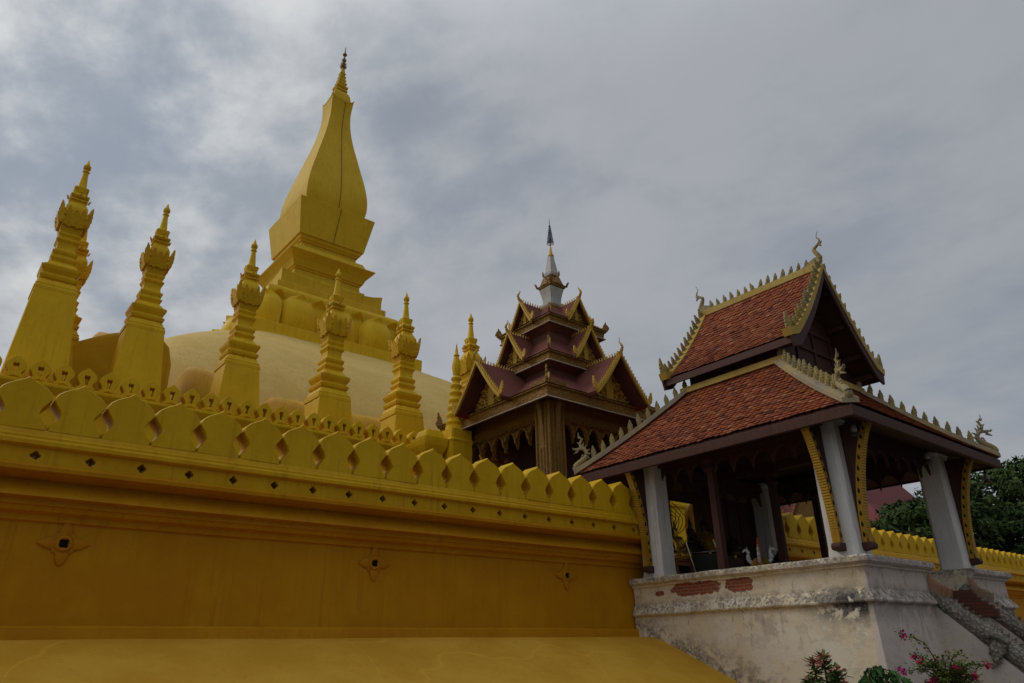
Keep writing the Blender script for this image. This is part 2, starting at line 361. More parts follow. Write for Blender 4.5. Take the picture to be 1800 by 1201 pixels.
def link(name, me, m, parent=None, smooth=False, bevel=0, angle=35):
    me.materials.clear(); me.materials.append(m)
    o = bpy.data.objects.new(name, me); C.objects.link(o)
    if smooth:
        b = bmesh.new(); b.from_mesh(me)
        for q in b.faces: q.smooth = True
        for e in b.edges:
            if len(e.link_faces) == 2 and e.calc_face_angle(0) > R(angle): e.smooth = False
        b.to_mesh(me); b.free()
    if bevel:
        md = o.modifiers.new('bevel', 'BEVEL'); md.width = bevel; md.segments = 2; md.limit_method = 'ANGLE'; md.angle_limit = R(40)
    if parent: o.parent = parent
    return o
def thing(name, label, cat, loc=(0, 0, 0), group=None, rz=0):
    o = bpy.data.objects.new(name, None); C.objects.link(o); o.location = loc; o.rotation_euler = (0, 0, rz); o.empty_display_size = .3
    o['label'] = label; o['category'] = cat
    if group: o['group'] = group
    return o
def tag(o, label, cat, group=None):
    o['label'] = label; o['category'] = cat
    if group: o['group'] = group
    return o
def dup_tree(o, parent=None):
    c = o.copy(); C.objects.link(c)
    if parent: c.parent = parent
    for ch in list(o.children): dup_tree(ch, c)
    return c
def holed(outer, holes, thick, bev=0.0):
    """flat plate with real holes, in x/z, thickness along y (centred)"""
    cu = bpy.data.curves.new('plate', 'CURVE'); cu.dimensions = '2D'; cu.fill_mode = 'BOTH'; cu.extrude = thick / 2
    cu.bevel_depth = bev; cu.bevel_resolution = 1; cu.offset = -bev
    for pts in [outer] + holes:
        sp = cu.splines.new('POLY'); sp.points.add(len(pts) - 1); sp.use_cyclic_u = True
        for q, w in zip(sp.points, pts): q.co = (w[0], w[1], 0, 1)
    o = bpy.data.objects.new('plate', cu); C.objects.link(o)
    me = bpy.data.meshes.new_from_object(o.evaluated_get(bpy.context.evaluated_depsgraph_get()))
    bpy.data.objects.remove(o); bpy.data.curves.remove(cu)
    me.transform(Matrix.Rotation(PI / 2, 4, 'X')); return me
def mb_of(me):
    m = MB(); m.v = [tuple(v.co) for v in me.vertices]; m.f = [tuple(p.vertices) for p in me.polygons]; return m
def spline(pts, n=6):
    """Catmull-Rom through points (any dimension)"""
    P = [Vector(p) for p in pts]; out = []
    for i in range(len(P) - 1):
        a, b, c, d = P[max(i - 1, 0)], P[i], P[i + 1], P[min(i + 2, len(P) - 1)]
        for k in range(n):
            t = k / n; out.append(.5 * ((2 * b) + (c - a) * t + (2 * a - 5 * b + 4 * c - d) * t * t + (3 * b - a - 3 * c + d) * t ** 3))
    out.append(P[-1]); return out
def sym(half): return half + [(-x, z) for x, z in reversed(half) if abs(x) > 1e-6]
LEAF = [(0, 0), (.16, .02), (.24, .16), (.20, .30), (.27, .38), (.20, .52), (.22, .60), (.12, .74), (.10, .84), (.02, 1.0), (0, 1.0)]
def leaf_outline(w, h):          # flame-shaped leaf
    pts = LEAF[1:-1]; return [(x * w / .5, z * h) for x, z in pts] + [(-x * w / .5, z * h) for x, z in reversed(pts)]

# ------------------------------------------------------------------ ground
g0 = MB(); g0.add([(-400, -400, 0), (600, -400, 0), (600, 800, 0), (-400, 800, 0)], [(0, 1, 2, 3)])
go = g0.build('ground', M['ground']); go['kind'] = 'structure'

# ------------------------------------------------------------------ outer wall
GATE0, GATE1 = 18.12, 24.0
WX0, WX1 = -4.2, 62.0
outer = thing('perimeter_wall', 'long ochre perimeter wall topped by large leaf shaped merlons in the foreground', 'wall', (0, 0, 0))
def wall_profile(rows, x0, x1, extra=None):
    mb = MB(); n = len(rows)
    segs = max(1, int((x1 - x0) / 1.2)); rings = []
    for i in range(segs + 1):
        x = x0 + (x1 - x0) * i / segs
        rings.append([(x, y + .006 * noise.noise((x * .6, z * 2.1, 4)), z + .008 * noise.noise((x * .35, 3 + z, 1))) for y, z in rows] )
    mb.loft(rings); return mb
body = [(.58, 1.2), (.33, 1.2), (.33, 1.93), (.36, 2.10), (.40, 2.13), (.50, 2.14), (.50, 3.78), (.44, 3.80), (.42, 3.90), (.30, 3.94), (.26, 4.02), (.22, 4.03), (.22, 4.12), (.08, 4.15), (.10, 4.20), (.32, 4.42), (.34, 4.46), (.22, 4.48), (.16, 4.51), (.05, 4.53), (-.05, 4.55), (-.06, 4.62), (-.01, 4.66), (.02, 4.672), (.95, 4.672), (.95, 1.2)]
capm = [(.02, 4.948), (-.03, 4.955), (-.07, 4.98), (-.07, 5.05), (-.03, 5.09), (-.03, 5.13), (0, 5.16), (.02, 5.24), (.03, 5.26), (.95, 5.26), (.95, 4.948)]
for a, b_ in ((WX0, GATE0), (GATE1, WX1)):
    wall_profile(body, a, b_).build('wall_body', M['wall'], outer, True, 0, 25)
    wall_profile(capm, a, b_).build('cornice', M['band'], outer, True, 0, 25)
# pierced band with quatrefoil drain holes
PITCH = .84; X0H = 1.33
qf = []
for k in range(4):
    for j in range(7):
        t = -PI / 2 + PI * j / 6 + k * PI / 2 - PI / 4 * 0
        cx, cz = .042 * math.cos(k * PI / 2), .042 * math.sin(k * PI / 2)
        qf.append((cx + .040 * math.cos(t), cz + .040 * math.sin(t)))
panel = mb_of(holed([(-PITCH / 2, -.138), (PITCH / 2, -.138), (PITCH / 2, .138), (-PITCH / 2, .138)], [qf], .5))
for a, b_ in ((WX0, GATE0), (GATE1, WX1)):
    pb = MB(); i0 = math.ceil((a - X0H + .42) / PITCH); i1 = math.floor((b_ - X0H - .42) / PITCH)
    for i in range(i0, i1 + 1):
        pb.merge(panel, Matrix.Translation((X0H + i * PITCH, .03 + .25, 4.81)))
    xa, xb = X0H + i0 * PITCH - .42, X0H + i1 * PITCH + .42
    if xa - a > .01: pb.box(a, xa, .03, .53, 4.672, 4.948)
    if b_ - xb > .01: pb.box(xb, b_, .03, .53, 4.672, 4.948)
    pb.build('pierced_band', M['band'], outer)
# merlons
mer_half = [(.402, 0), (.402, .09), (.372, .10), (.300, .20), (.262, .28), (.268, .34), (.305, .41), (.372, .50), (.408, .565), (.402, .62), (.365, .69), (.290, .755), (.190, .812), (.085, .862), (0, .93)]
def merlon_mesh():
    mb = MB(); pts = sym(mer_half); pts = [(x, z) for x, z in pts]
    T = .56; n = len(pts); cz = .45
    lay = [(.965, 0), (1, .03), (1, T - .03), (.965, T)]
    mb.loft([[(x * k, y, cz + (z - cz) * k if z > .05 else z) for x, z in pts] for k, y in lay]); return mb.mesh('merlon')
mm = merlon_mesh(); first = None
for i in range(-6, 75):
    x = 1.0 + (i) * .838 - .02
    if x < WX0 + .4 or x > WX1 - .4 or GATE0 - .42 < x < GATE1 + .42: continue
    if first is None: first = link('merlon', mm, M['merlon'], outer, True, 0, 30); o = first
    else: o = first.copy(); C.objects.link(o); o.parent = outer
    o.location = (x + random.uniform(-.008, .008), 0.02 + random.uniform(-.012, .012), 5.255)
    o.rotation_euler = (random.uniform(-.006, .006), random.uniform(-.012, .012), random.uniform(-.012, .012)); o.scale = (1, 1, random.uniform(.985, 1.01))
# rosettes with a drain pipe
def rosette(x, z, s, lab):
    mb = MB()
    for k in range(4):
        a = k * PI / 2; L = .40 if k % 2 == 0 else .37
        half = [(.03, .0), (.085, .05), (.10, .12), (.085, .20), (.045, .28), (0, L - .06)]
        pts = [(p[0], p[1] + .06) for p in half] + [(-p[0], p[1] + .06) for p in reversed(half[:-1])]
        ax = Vector((math.cos(a), 0, math.sin(a))); up = Vector((-math.sin(a), 0, math.cos(a)))
        mb.prism(pts, (0, 0, 0), up, ax, (0, -1, 0), 0, .045, .18)
        b_ = a + PI / 4; ax = Vector((math.cos(b_), 0, math.sin(b_))); up = Vector((-math.sin(b_), 0, math.cos(b_)))
        mb.prism([(.07 * math.cos(t), .145 + .065 * math.sin(t)) for t in [i * 2 * PI / 14 for i in range(14)]], (0, 0, 0), up, ax, (0, -1, 0), 0, .035, .25)
    o = mb.build('rosette', M['rosette'], outer, True, 0, 40); o.location = (x, .5, z); o.scale = (s, 1, s)
    n = 20; rp = MB()
    rings = [[(rr * math.cos(2 * PI * j / n), y, rr * math.sin(2 * PI * j / n)) for j in range(n)] for rr, y in ((.15, 0), (.15, -.05), (.12, -.075), (.088, -.07), (.082, .16))]
    rp.loft(rings, False); p = rp.build('pipe_rim', M['rosette'], o, True, 0, 60)
    hk = MB(); hk.loft([[(rr * math.cos(2 * PI * j / n), y, rr * math.sin(2 * PI * j / n)) for j in range(n)] for rr, y in ((.084, -.035), (.06, -.03))], True); hk.build('pipe_shade_disc', M['dark'], o)  # dark disc stands in for the shade inside the pipe
for x in (2.10, 8.17, 14.06, 28.2, 34.3): rosette(x, 3.46, 1, '')
# sloping apron at the foot
ap = [(.34, 1.92), (-.05, 1.90), (-.45, 1.80), (-.9, 1.62), (-1.5, 1.36), (-2.2, 1.06), (-2.9, .76), (-3.8, .38), (-4.8, .02), (-4.8, -.1), (.34, -.1)]
apb = MB()
for x0, x1 in ((WX0 - 6, 16.8), (25.1, WX1)):
    n = int((x1 - x0) / .8); apb = MB()
    apb.loft([[(x0 + (x1 - x0) * i / n, y + .02 * noise.noise((i * .3, y, 0)), z + .025 * noise.noise((i * .27, y * .8, 5))) for y, z in ap] for i in range(n + 1)])
    apb.build('apron', M['apron'], outer, True, 0, 50)
# return wall at the far end
eb = MB(); eb.box(WX1 - .9, WX1 - .002, .96, 60, 1.2, 5.26); eb.build('end_wall', M['wall'], outer)
# gateway through the wall behind the porch: jambs, and a closed door leaf on the right
gj = MB(); gj.box(GATE0, GATE0 + .22, .1, .85, 2.0, 6.5); gj.box(GATE1 - .22, GATE1, .1, .85, 2.0, 6.5); gj.box(20.5, 20.75, .1, .85, 2, 6.5); gj.box(GATE0, GATE1, .1, .85, 6.502, 6.72); gj.build('gateway_frame', M['wood'], outer)
gd = MB(); gd.box(20.752, GATE1 - .222, .3, .42, 2, 6.3)
for i in range(4): gd.box(20.9 + i * .72, 21.4 + i * .72, .26, .298, 3.7, 6.1)
gd.build('gate_door', M['wood'], outer)

# ------------------------------------------------------------------ inner terrace
TY = 11.0; TX0, TX1 = -.2, 40.0
terr = thing('terrace_wall', 'upper gold terrace wall with small keyhole pierced merlons behind the perimeter wall', 'wall', (0, 0, 0))
tp = [(TY, 0), (TY, 8.79), (TY - .12, 8.84), (TY - .16, 8.96), (TY - .06, 9.04), (TY - .02, 9.19), (TY - .14, 9.30), (TY - .20, 9.40), (TY - .20, 9.48), (TY - .10, 9.53), (TY + .5, 9.53), (TY + .5, 0)]
wall_profile(tp, TX0, TX1).build('wall_body', M['stupa'], terr, True, 0, 25)
sb = MB(); sb.box(TX0, TX0 + .5, TY + .502, 55, 0, 9.52); sb.build('side_wall', M['stupa'], terr)
fl = MB(); fl.box(TX0 + .502, TX1, TY + .502, 60, 8.2, 8.9); fl.build('terrace_floor', M['dome'], terr)
sm = [(.25, 0), (.25, .07), (.19, .09), (.17, .15), (.21, .22), (.265, .31), (.28, .39), (.25, .49), (.17, .58), (.08, .65), (0, .71)]
key = [(.045, .15), (.055, .30), (.075, .36), (.08, .42), (.055, .46), (0, .435)]
small_mesh = holed(sym(sm), [sym(key)], .34, .015)
orn = MB()
for k in (-1, 0, 1): orn.prism([(.05 * math.cos(t) + k * .07, .05 + .035 * math.sin(t) + (.02 if k == 0 else 0)) for t in [i * PI / 5 for i in range(10)]], (0, 0, 0), (1, 0, 0), (0, 0, 1), (0, -1, 0), .17, .215, .2)
smb = mb_of(small_mesh); smb.merge(orn); small_mesh = smb.mesh('small_merlon'); sfirst = None
for i in range(52):
    x = 1.93 - 3 * .646 + i * .646
    if x < TX0 + .3: continue
    if sfirst is None: o = sfirst = link('merlon', small_mesh, M['stupa'], terr, True, 0, 35)
    else: o = sfirst.copy(); C.objects.link(o); o.parent = terr
    o.location = (x, TY + .06, 9.528); o.rotation_euler = (0, random.uniform(-.015, .015), random.uniform(-.02, .02))
for i in range(18):
    o = sfirst.copy(); C.objects.link(o); o.parent = terr; o.location = (TX0 + .1, TY + .9 + i * .646, 9.528); o.rotation_euler = (0, 0, -PI / 2)

# ------------------------------------------------------------------ small stupas
def make_small_stupa(label, withb=True):
    t = thing('small_stupa', label, 'stupa', (0, 0, 0), 'small gold stupas along the terrace')
    # pedestal (battered) and wide buttress running back to the dome; origin at plinth level z=0 == world 11.2
    p = MB(); p.loft([[(-1.04, -1.12, -4.2), (1.04, -1.12, -4.2), (1.04, 1.2, -4.2), (-1.04, 1.2, -4.2)], [(-.70, -.74, 0), (.70, -.74, 0), (.70, 1.0, 0), (-.70, 1.0, 0)]])
    p.build('pedestal', M['stupa'], t, False, .025)
    b_ = MB(); secs = []
    for y, hw, tz in ((.30, .66, -.30), (.7, .76, -.03), (1.2, .94, .22), (1.8, 1.12, .50), (2.5, 1.25, .76), (3.2, 1.32, .86), (3.8, 1.34, .74), (4.2, 1.33, .35), (4.4, 1.3, -.4)):
        q = []
        for x, z_ in ((-1, 0), (-1, .94), (-.985, .975), (-.95, 1.0), (.95, 1.0), (.985, .975), (1, .94), (1, 0)): q.append((x * (hw + .10 * (1 - z_)), y, -3.4 + (tz + 3.4) * z_))
        secs.append(q)
    b_.loft(secs)
    if withb: b_.build('buttress', M['buttress'], t, True, 0, 40)
    pl = MB(); pl.sq([(.73, .002), (.73, .14), (.70, .18), (.70, .28), (.66, .30), (.60, .46), (.545, .50)], notch=.07); pl.build('plinth', M['stupa'], t, False, .01)
    big = [(.54, .502), (.61, .56), (.64, .66), (.64, .70), (.56, .73), (.545, .80), (.575, .84), (.64, .96), (.665, 1.05), (.665, 1.10), (.56, 1.13), (.47, 1.28), (.40, 1.34), (.38, 1.40), (.41, 1.46), (.445, 1.53), (.445, 1.58), (.385, 1.61), (.375, 1.70), (.41, 1.76), (.43, 1.83), (.43, 1.88), (.35, 1.91), (.325, 2.0), (.318, 2.12), (.33, 2.25), (.38, 2.33), (.405, 2.37), (.405, 2.41), (.33, 2.44), (.33, 2.52), (.36, 2.58), (.385, 2.64), (.385, 2.69), (.34, 2.72)]
    sh = MB(); sh.sq(big, notch=.10); sh.build('shaft', M['stupa'], t)
    cr = MB(); cr.sq([(.34, 2.722), (.36, 2.80), (.385, 2.90), (.40, 2.98), (.38, 3.0), (.41, 3.05), (.45, 3.3), (.48, 3.55), (.42, 3.62)], notch=.06)
    for k in range(4):
        a = k * PI / 2; rot = Matrix.Rotation(a, 4, 'Z'); q = MB()
        for x0, w, h, tilt, z0 in ((-.21, .34, .80, .13, 3.06), (.21, .34, .80, .13, 3.06), (0, .40, .66, .19, 3.08), (-.27, .20, .26, .2, 2.98), (.27, .20, .26, .2, 2.98), (0, .22, .24, .2, 2.98), (-.14, .16, .2, .18, 2.94), (.14, .16, .2, .18, 2.94)):
            upv = Vector((x0 * .28, -math.sin(tilt), math.cos(tilt))).normalized()
            q.prism(leaf_outline(w, h), (x0, -.425, z0), (1, 0, 0), upv, (0, -1, .2), -.02, .05, .12)
        q.prism(leaf_outline(.26, .66), (0, -.565, 3.12), (1, 0, 0), (0, -.30, .95), (0, -1, .2), -.04, .05, .15) if False else None
        cr.merge(q, rot)
        cq = MB(); cq.prism(leaf_outline(.32, .96), (0, -.57, 3.04), (1, 0, 0), (0, -.18, .97), (0, -1, .25), -.05, .05, .15)
        cr.merge(cq, Matrix.Rotation(a + PI / 4, 4, 'Z'))
    cr.build('crown', M['crown'], t)
    ld = MB(); ld.sq([(.38, 3.60), (.385, 3.80), (.37, 3.93), (.32, 4.06), (.27, 4.16), (.24, 4.23), (.24, 4.27), (.31, 4.30), (.31, 4.35), (.28, 4.37)]); ld.build('lid', M['stupa'], t)
    lt = MB(); lt.sq([(.27, 4.372), (.30, 4.42), (.33, 4.5), (.31, 4.56), (.25, 4.60), (.24, 4.62)])
    for k in range(12):
        a = k * PI / 6; lt.merge(MB().prism([(x * .55, z * .6) for x, z in leaf_outline(.26, .32)], (0, -.30 if k % 3 else -.36, 4.38), (1, 0, 0), (0, -.30, .95), (0, -1, .2), -.03, .03, .2), Matrix.Rotation(a, 4, 'Z'))
    lt.build('lotus_collar', M['crown'], t)
    cp = MB(); cp.sq([(.235, 4.622), (.215, 4.66), (.225, 4.75), (.25, 4.86), (.265, 4.93), (.235, 4.95), (.16, 4.98)], notch=.16)
    for k in range(4):
        cp.merge(MB().prism([(-.07, 0), (.07, 0), (.09, .16), (0, .28), (-.09, .16)], (0, -.235, 4.72), (1, 0, 0), (0, -.12, 1), (0, -1, 0), -.02, .03, .1), Matrix.Rotation(k * PI / 2 + PI / 4, 4, 'Z'))
        cp.merge(MB().prism([(-.06, 0), (.06, 0), (.08, .14), (0, .27), (-.08, .14)], (0, -.215, 4.72), (1, 0, 0), (0, -.12, 1), (0, -1, 0), -.02, .03, .1), Matrix.Rotation(k * PI / 2, 4, 'Z'))
    cp.build('cup', M['stupa'], t)
    spb = MB(); spb.lathe([(.20, 4.93), (.175, 5.0), (.16, 5.12), (.135, 5.35), (.11, 5.6), (.10, 5.74), (.10, 5.78), (.135, 5.81), (.135, 5.84), (.085, 5.88), (.085, 5.92), (.115, 5.98), (.13, 6.05), (.115, 6.13), (.075, 6.22), (.035, 6.34), (.006, 6.43)], n=10); spb.build('spire', M['stupa'], t, True, 0, 40)
    bb = MB()
    for k in range(6): bb.merge(MB().prism([(-.05, 0), (.05, 0), (.055, .08), (0, .17), (-.055, .08)], (0, -.105, 5.96), (1, 0, 0), (0, -.1, 1), (0, -1, 0), -.02, .02, .1), Matrix.Rotation(k * PI / 3, 4, 'Z'))
    bb.build('bud_petals', M['crown'], t)
    return t
st0 = make_small_stupa('gold small stupa at the far left, tallest in the photo', False)
st1 = make_small_stupa('gold small stupa second from the left in the front row')
SPOTS = [((1.73, 10.64), None, 0, .84),
         ((4.64, 11.7), 'gold small stupa second from the left in the front row', 0, .86),
         ((8.23, 12.2), 'gold small stupa third from left, left of the great tower', 0, .92),
         ((12.11, 12.32), 'gold small stupa standing right in front of the lotus petals of the great tower', 0, 1),
         ((15.77, 12.5), 'gold small stupa to the right of the tower lotus petals, before the pale dome', 0, 1),
         ((19.6, 12.5), 'gold small stupa partly hidden behind the tiered pavilion and its slim gate spire', 0, 1),
         ((2.45, 14.45), 'gold small stupa mostly hidden behind the leftmost one', -PI / 2, .84)]
for i, ((x, y), lab, rz, s) in enumerate(SPOTS):
    o = st0 if i == 0 else st1 if i == 1 else dup_tree(st1)
    k = (1.075, 1.045, 1.01, 1, 1, 1, 1)[i]           # keep every pedestal behind the terrace parapet
    x, y, tip, s = x * k, (y + 14.298) * k - 14.298, 16.0 * k + 1.6, s * k
    o.location = (x, y, tip - 6.43 * s); o.scale = (s, s, s); o.rotation_euler = (0, 0, rz + random.uniform(-.015, .015))
    if lab: o['label'] = lab

# ------------------------------------------------------------------ great stupa
gs = thing('great_stupa', 'huge gold central stupa with pale dome, lotus petals and bottle shaped tower', 'stupa', (19.9, 34, 0))
def sup(a, z, n, ex):
    out = []
    for j in range(n):
        t = 2 * PI * j / n; c, s = math.cos(t), math.sin(t)
        out.append((a * math.copysign(abs(c) ** (2 / ex), c), a * math.copysign(abs(s) ** (2 / ex), s), z))
    return out
dm = MB(); rings = []
for i in range(41):
    t = i / 40; ang = t * PI / 2
    a = 6.4 + 11.37 * math.cos(ang) ** 2.32; z = 2.71 + 17.99 * math.sin(ang) ** .53
    if z > 5: rings.append(sup(a, z, 120, 4.06 + 8.1 * t))
dm.loft(rings); dome = dm.build('dome', M['dome'], gs, True, 0, 60)
def sq_horn(prof, n=10):
    """square rings whose corners rise into horns: (half, z, horn)"""
    rings = []
    for a, z, h in prof:
        q = []
        for k in range(4):
            for j in range(n):
                s_ = -1 + 2 * j / n; x, y = (s_, -1) if k == 0 else (1, s_) if k == 1 else (-s_, 1) if k == 2 else (-1, -s_)
                w = abs(s_) ** 4; q.append((x * a, y * a, z + h * w))
        rings.append(q)
    return MB().loft(rings)
tw = bpy.data.objects.new('tower', None)
LEAN = .030
def lean(mb):
    mb.v = [(x + (z - 27) * LEAN, y, z) for x, y, z in mb.v]; return mb
lean(MB().sq([(6.45, 20.5), (6.45, 21.40), (6.3, 21.46)])).build('square_band', M['stupa'], gs, False, .03)
core = lean(MB().sq([(5.45, 21.462), (5.2, 23.0), (5.1, 24.2), (5.12, 24.35), (5.10, 24.6), (4.95, 24.85), (4.7, 25.0), (4.42, 25.12)])).build('petal_core', M['stupa'], gs, True, 0, 40)
def petal(w, h, b_, depth, lip=.28):
    mb = MB(); nu, nv = 16, 20; g1 = []; g2 = []
    for j in range(nv + 1):
        t = math.sin(PI / 2 * j / nv)
        ww = w / 2 * (1.0 if t < .25 else max(0, 1 - ((t - .25) / .75) ** 3.2) ** .5) * (1 - .06 * (1 - t))
        ww = max(ww, .015)
        for i in range(nu + 1):
            s_ = -1 + 2 * i / nu
            y = -b_ * (.25 + .75 * math.sin(PI * min(1, t * .8 + .14))) * (1 - abs(s_) ** 2.6) - lip * max(0, (t - .84) / .16) ** 1.4
            g1.append((s_ * ww, y, t * h)); g2.append((s_ * ww * .97, y + depth, t * h * .985))
    fs = []; N = nu + 1; off = len(g1)
    for j in range(nv):
        for i in range(nu):
            a = j * N + i; fs.append((a, a + 1, a + N + 1, a + N)); fs.append((off + a, off + a + N, off + a + N + 1, off + a + 1))
    for j in range(nv):
        for i in (0, nu):
            a = j * N + i; fs.append((a, a + N, off + a + N, off + a))
    for i in range(nu):
        for j in (0, nv):
            a = j * N + i; fs.append((a, a + 1, off + a + 1, off + a))
    mb.add(g1 + g2, fs); return mb
pm_big = petal(2.90, 2.55, .74, .10, .34).mesh('petal'); pm_small = petal(1.75, 2.66, .22, .1, .55).mesh('petal')
for k in range(4):
    rot = Matrix.Rotation(k * PI / 2, 4, 'Z')
    for i in range(3):
        o = link('lotus_petal', pm_big, M['stupa'], gs, True, 0, 50); o.matrix_local = rot @ Matrix.Translation((-2.96 + i * 2.96 - .17, -5.72, 21.46)) @ Matrix.Rotation(R(-5), 4, 'X')
    for i in range(4):
        x = -4.44 + i * 2.96 - .17
        o = link('back_petal', pm_small, M['stupa'], gs, True, 0, 50); o.matrix_local = rot @ Matrix.Translation((x, -5.42, 21.48)) @ Matrix.Rotation(R(-4), 4, 'X')
    o = link('corner_petal', pm_big, M['stupa'], gs, True, 0, 50); o.matrix_local = rot @ Matrix.Translation((-5.35, -5.35, 21.46)) @ Matrix.Rotation(-PI / 4, 4, 'Z') @ Matrix.Rotation(R(-6), 4, 'X') @ Matrix.Scale(.8, 4, (1, 0, 0))
lean(MB().sq([(4.27, 25.1), (4.27, 25.7), (4.2, 25.74)])).build('lower_step', M['tower'], gs, False, .02)
lean(sq_horn([(4.0, 25.742, 0), (3.98, 26.3, .05), (4.02, 26.52, .38), (3.84, 26.50, .28), (3.7, 26.3, .0)])).build('horned_tier', M['tower'], gs, True, 0, 40)
lean(MB().sq([(3.72, 26.28), (3.66, 26.55), (3.45, 26.78), (3.1, 26.95), (3.02, 27.0), (2.98, 27.32), (2.72, 27.36), (2.68, 27.62), (2.64, 27.90), (2.74, 27.95), (2.74, 28.05), (2.84, 28.1), (2.9, 28.3), (3.05, 28.6), (3.28, 28.88), (3.48, 29.08), (3.50, 29.16), (3.42, 29.22), (3.15, 29.32), (2.9, 29.55), (2.76, 29.85), (2.70, 29.95), (2.46, 30.0), (2.44, 30.1), (2.30, 30.15), (2.28, 30.5), (2.40, 30.54), (2.42, 30.66), (2.52, 30.72), (2.56, 30.86), (2.62, 30.98)])).build('moulded_waist', M['tower'], gs, False, .015)
lean(MB().sq([(2.70, 31.0), (3.18, 33.94), (3.12, 33.98), (2.5, 33.99)])).build('flared_block', M['tower'], gs, False, .02)
bp = spline([(2.44, 33.95), (2.60, 34.9), (2.58, 36.0), (2.36, 37.4), (2.0, 39.0), (1.66, 40.5), (1.32, 42.0), (1.06, 43.5), (.93, 44.8), (.93, 45.7), (1.0, 46.5)], 4)
lean(sq_horn([(a, z, .0 if z < 46.2 else (z - 46.2) * 1.2) for a, z in bp] + [(1.05, 46.62, .46), (.93, 46.55, .36), (.85, 46.3, 0)])).build('bottle_tower', M['tower'], gs, True, 0, 40)
lean(MB().sq([(.84, 46.3), (.82, 46.9), (.74, 47.5), (.60, 47.9), (.48, 48.05)])).build('tower_cap', M['tower'], gs, True, 0, 40)
fin = MB().sq([(.44, 48.05), (.46, 48.12), (.54, 48.22), (.54, 48.30), (.42, 48.34), (.42, 48.48), (.46, 48.52), (.55, 48.64), (.55, 48.72), (.38, 48.8), (.36, 48.9), (.44, 49.15), (.44, 49.2), (.32, 49.28), (.31, 49.4), (.36, 49.55), (.36, 49.6), (.28, 49.68), (.27, 49.82), (.32, 49.98), (.32, 50.02), (.22, 50.1), (.23, 50.3), (.28, 50.42), (.2, 50.46), (.12, 51.1)], notch=.1)
lean(fin).build('finial_base', M['tower'], gs)
f2 = MB().lathe([(.11, 51.1), (.17, 51.25), (.25, 51.35), (.2, 51.5), (.16, 51.75), (.1, 51.95), (.14, 52.05), (.16, 52.15), (.09, 52.4), (.06, 52.6), (.08, 52.7), (.17, 52.78), (.18, 52.86), (.09, 53.0), (.05, 53.3), (.03, 53.5), (.05, 53.58), (.04, 53.66), (.005, 53.85)], n=10)
for k in range(10):
    for z, rr, h in ((51.15, .22, .35), (51.45, .16, .35), (51.95, .13, .3), (52.75, .15, .16)):
        a = k * 2 * PI / 10 + z; f2.merge(MB().prism(leaf_outline(.1, h), (0, -rr, z), (1, 0, 0), (0, -.35, .93), (0, -1, .3), -.012, .012), Matrix.Rotation(a, 4, 'Z'))
lean(f2).build('finial', M['gilt'], gs)
# lightning cable down the front of the tower and a loose cable on the dome
cb = MB()
cb.tube([(.2, -2.49, 34.0), (.20, -2.64, 34.9), (.18, -2.62, 36), (.18, -2.41, 37.4), (.2, -2.04, 39.0), (.2, -1.70, 40.5), (.22, -1.36, 42), (.2, -1.10, 43.5), (.24, -.97, 44.8), (.25, -.98, 45.8), (.25, -1.06, 46.5)], .020, 5)
cb.tube([(.05, -2.73, 31.0), (.18, -3.21, 33.94), (.2, -2.5, 34.02)], .020, 5); lean(cb).build('lightning_cable', M['stem'], gs)

# ------------------------------------------------------------------ gate spire beside the tiered pavilion
gp = thing('gate_post', 'slim ringed gold spire on a moulded post left of the tiered pavilion', 'gate post', (16.0, 9.2, 0))
MB().sq([(.40, 2), (.40, 8.5), (.46, 8.55), (.46, 8.7), (.40, 8.75), (.40, 8.9), (.46, 9.0), (.54, 9.2), (.57, 9.4), (.57, 9.52), (.46, 9.56), (.42, 9.7), (.36, 9.85)], (-.62, .3), .12).build('post', M['stupa'], gp)
MB().sq([(.52, 2), (.52, 9.4), (.56, 9.5), (.50, 9.6), (.50, 9.98)], (.46, .05), .1).build('spire_pedestal', M['stupa'], gp)
spp = [(.44, 10.0), (.42, 10.2)]
z = 10.2
for i in range(7):
    a = .35 - i * .032; spp += [(a, z), (a + .07, z + .1), (a + .07, z + .16), (a - .02, z + .22), (a - .03, z + .32)]; z += .33
spp += [(.15, z), (.16, z + .1), (.20, z + .3), (.17, z + .55), (.11, z + .8), (.1, z + .84), (.14, z + .88), (.09, z + .94), (.05, z + 1.2), (.01, z + 1.45)]
MB().lathe(spp, (.46, .05), 14).build('ringed_spire', M['stupa'], gp, True, 0, 40)

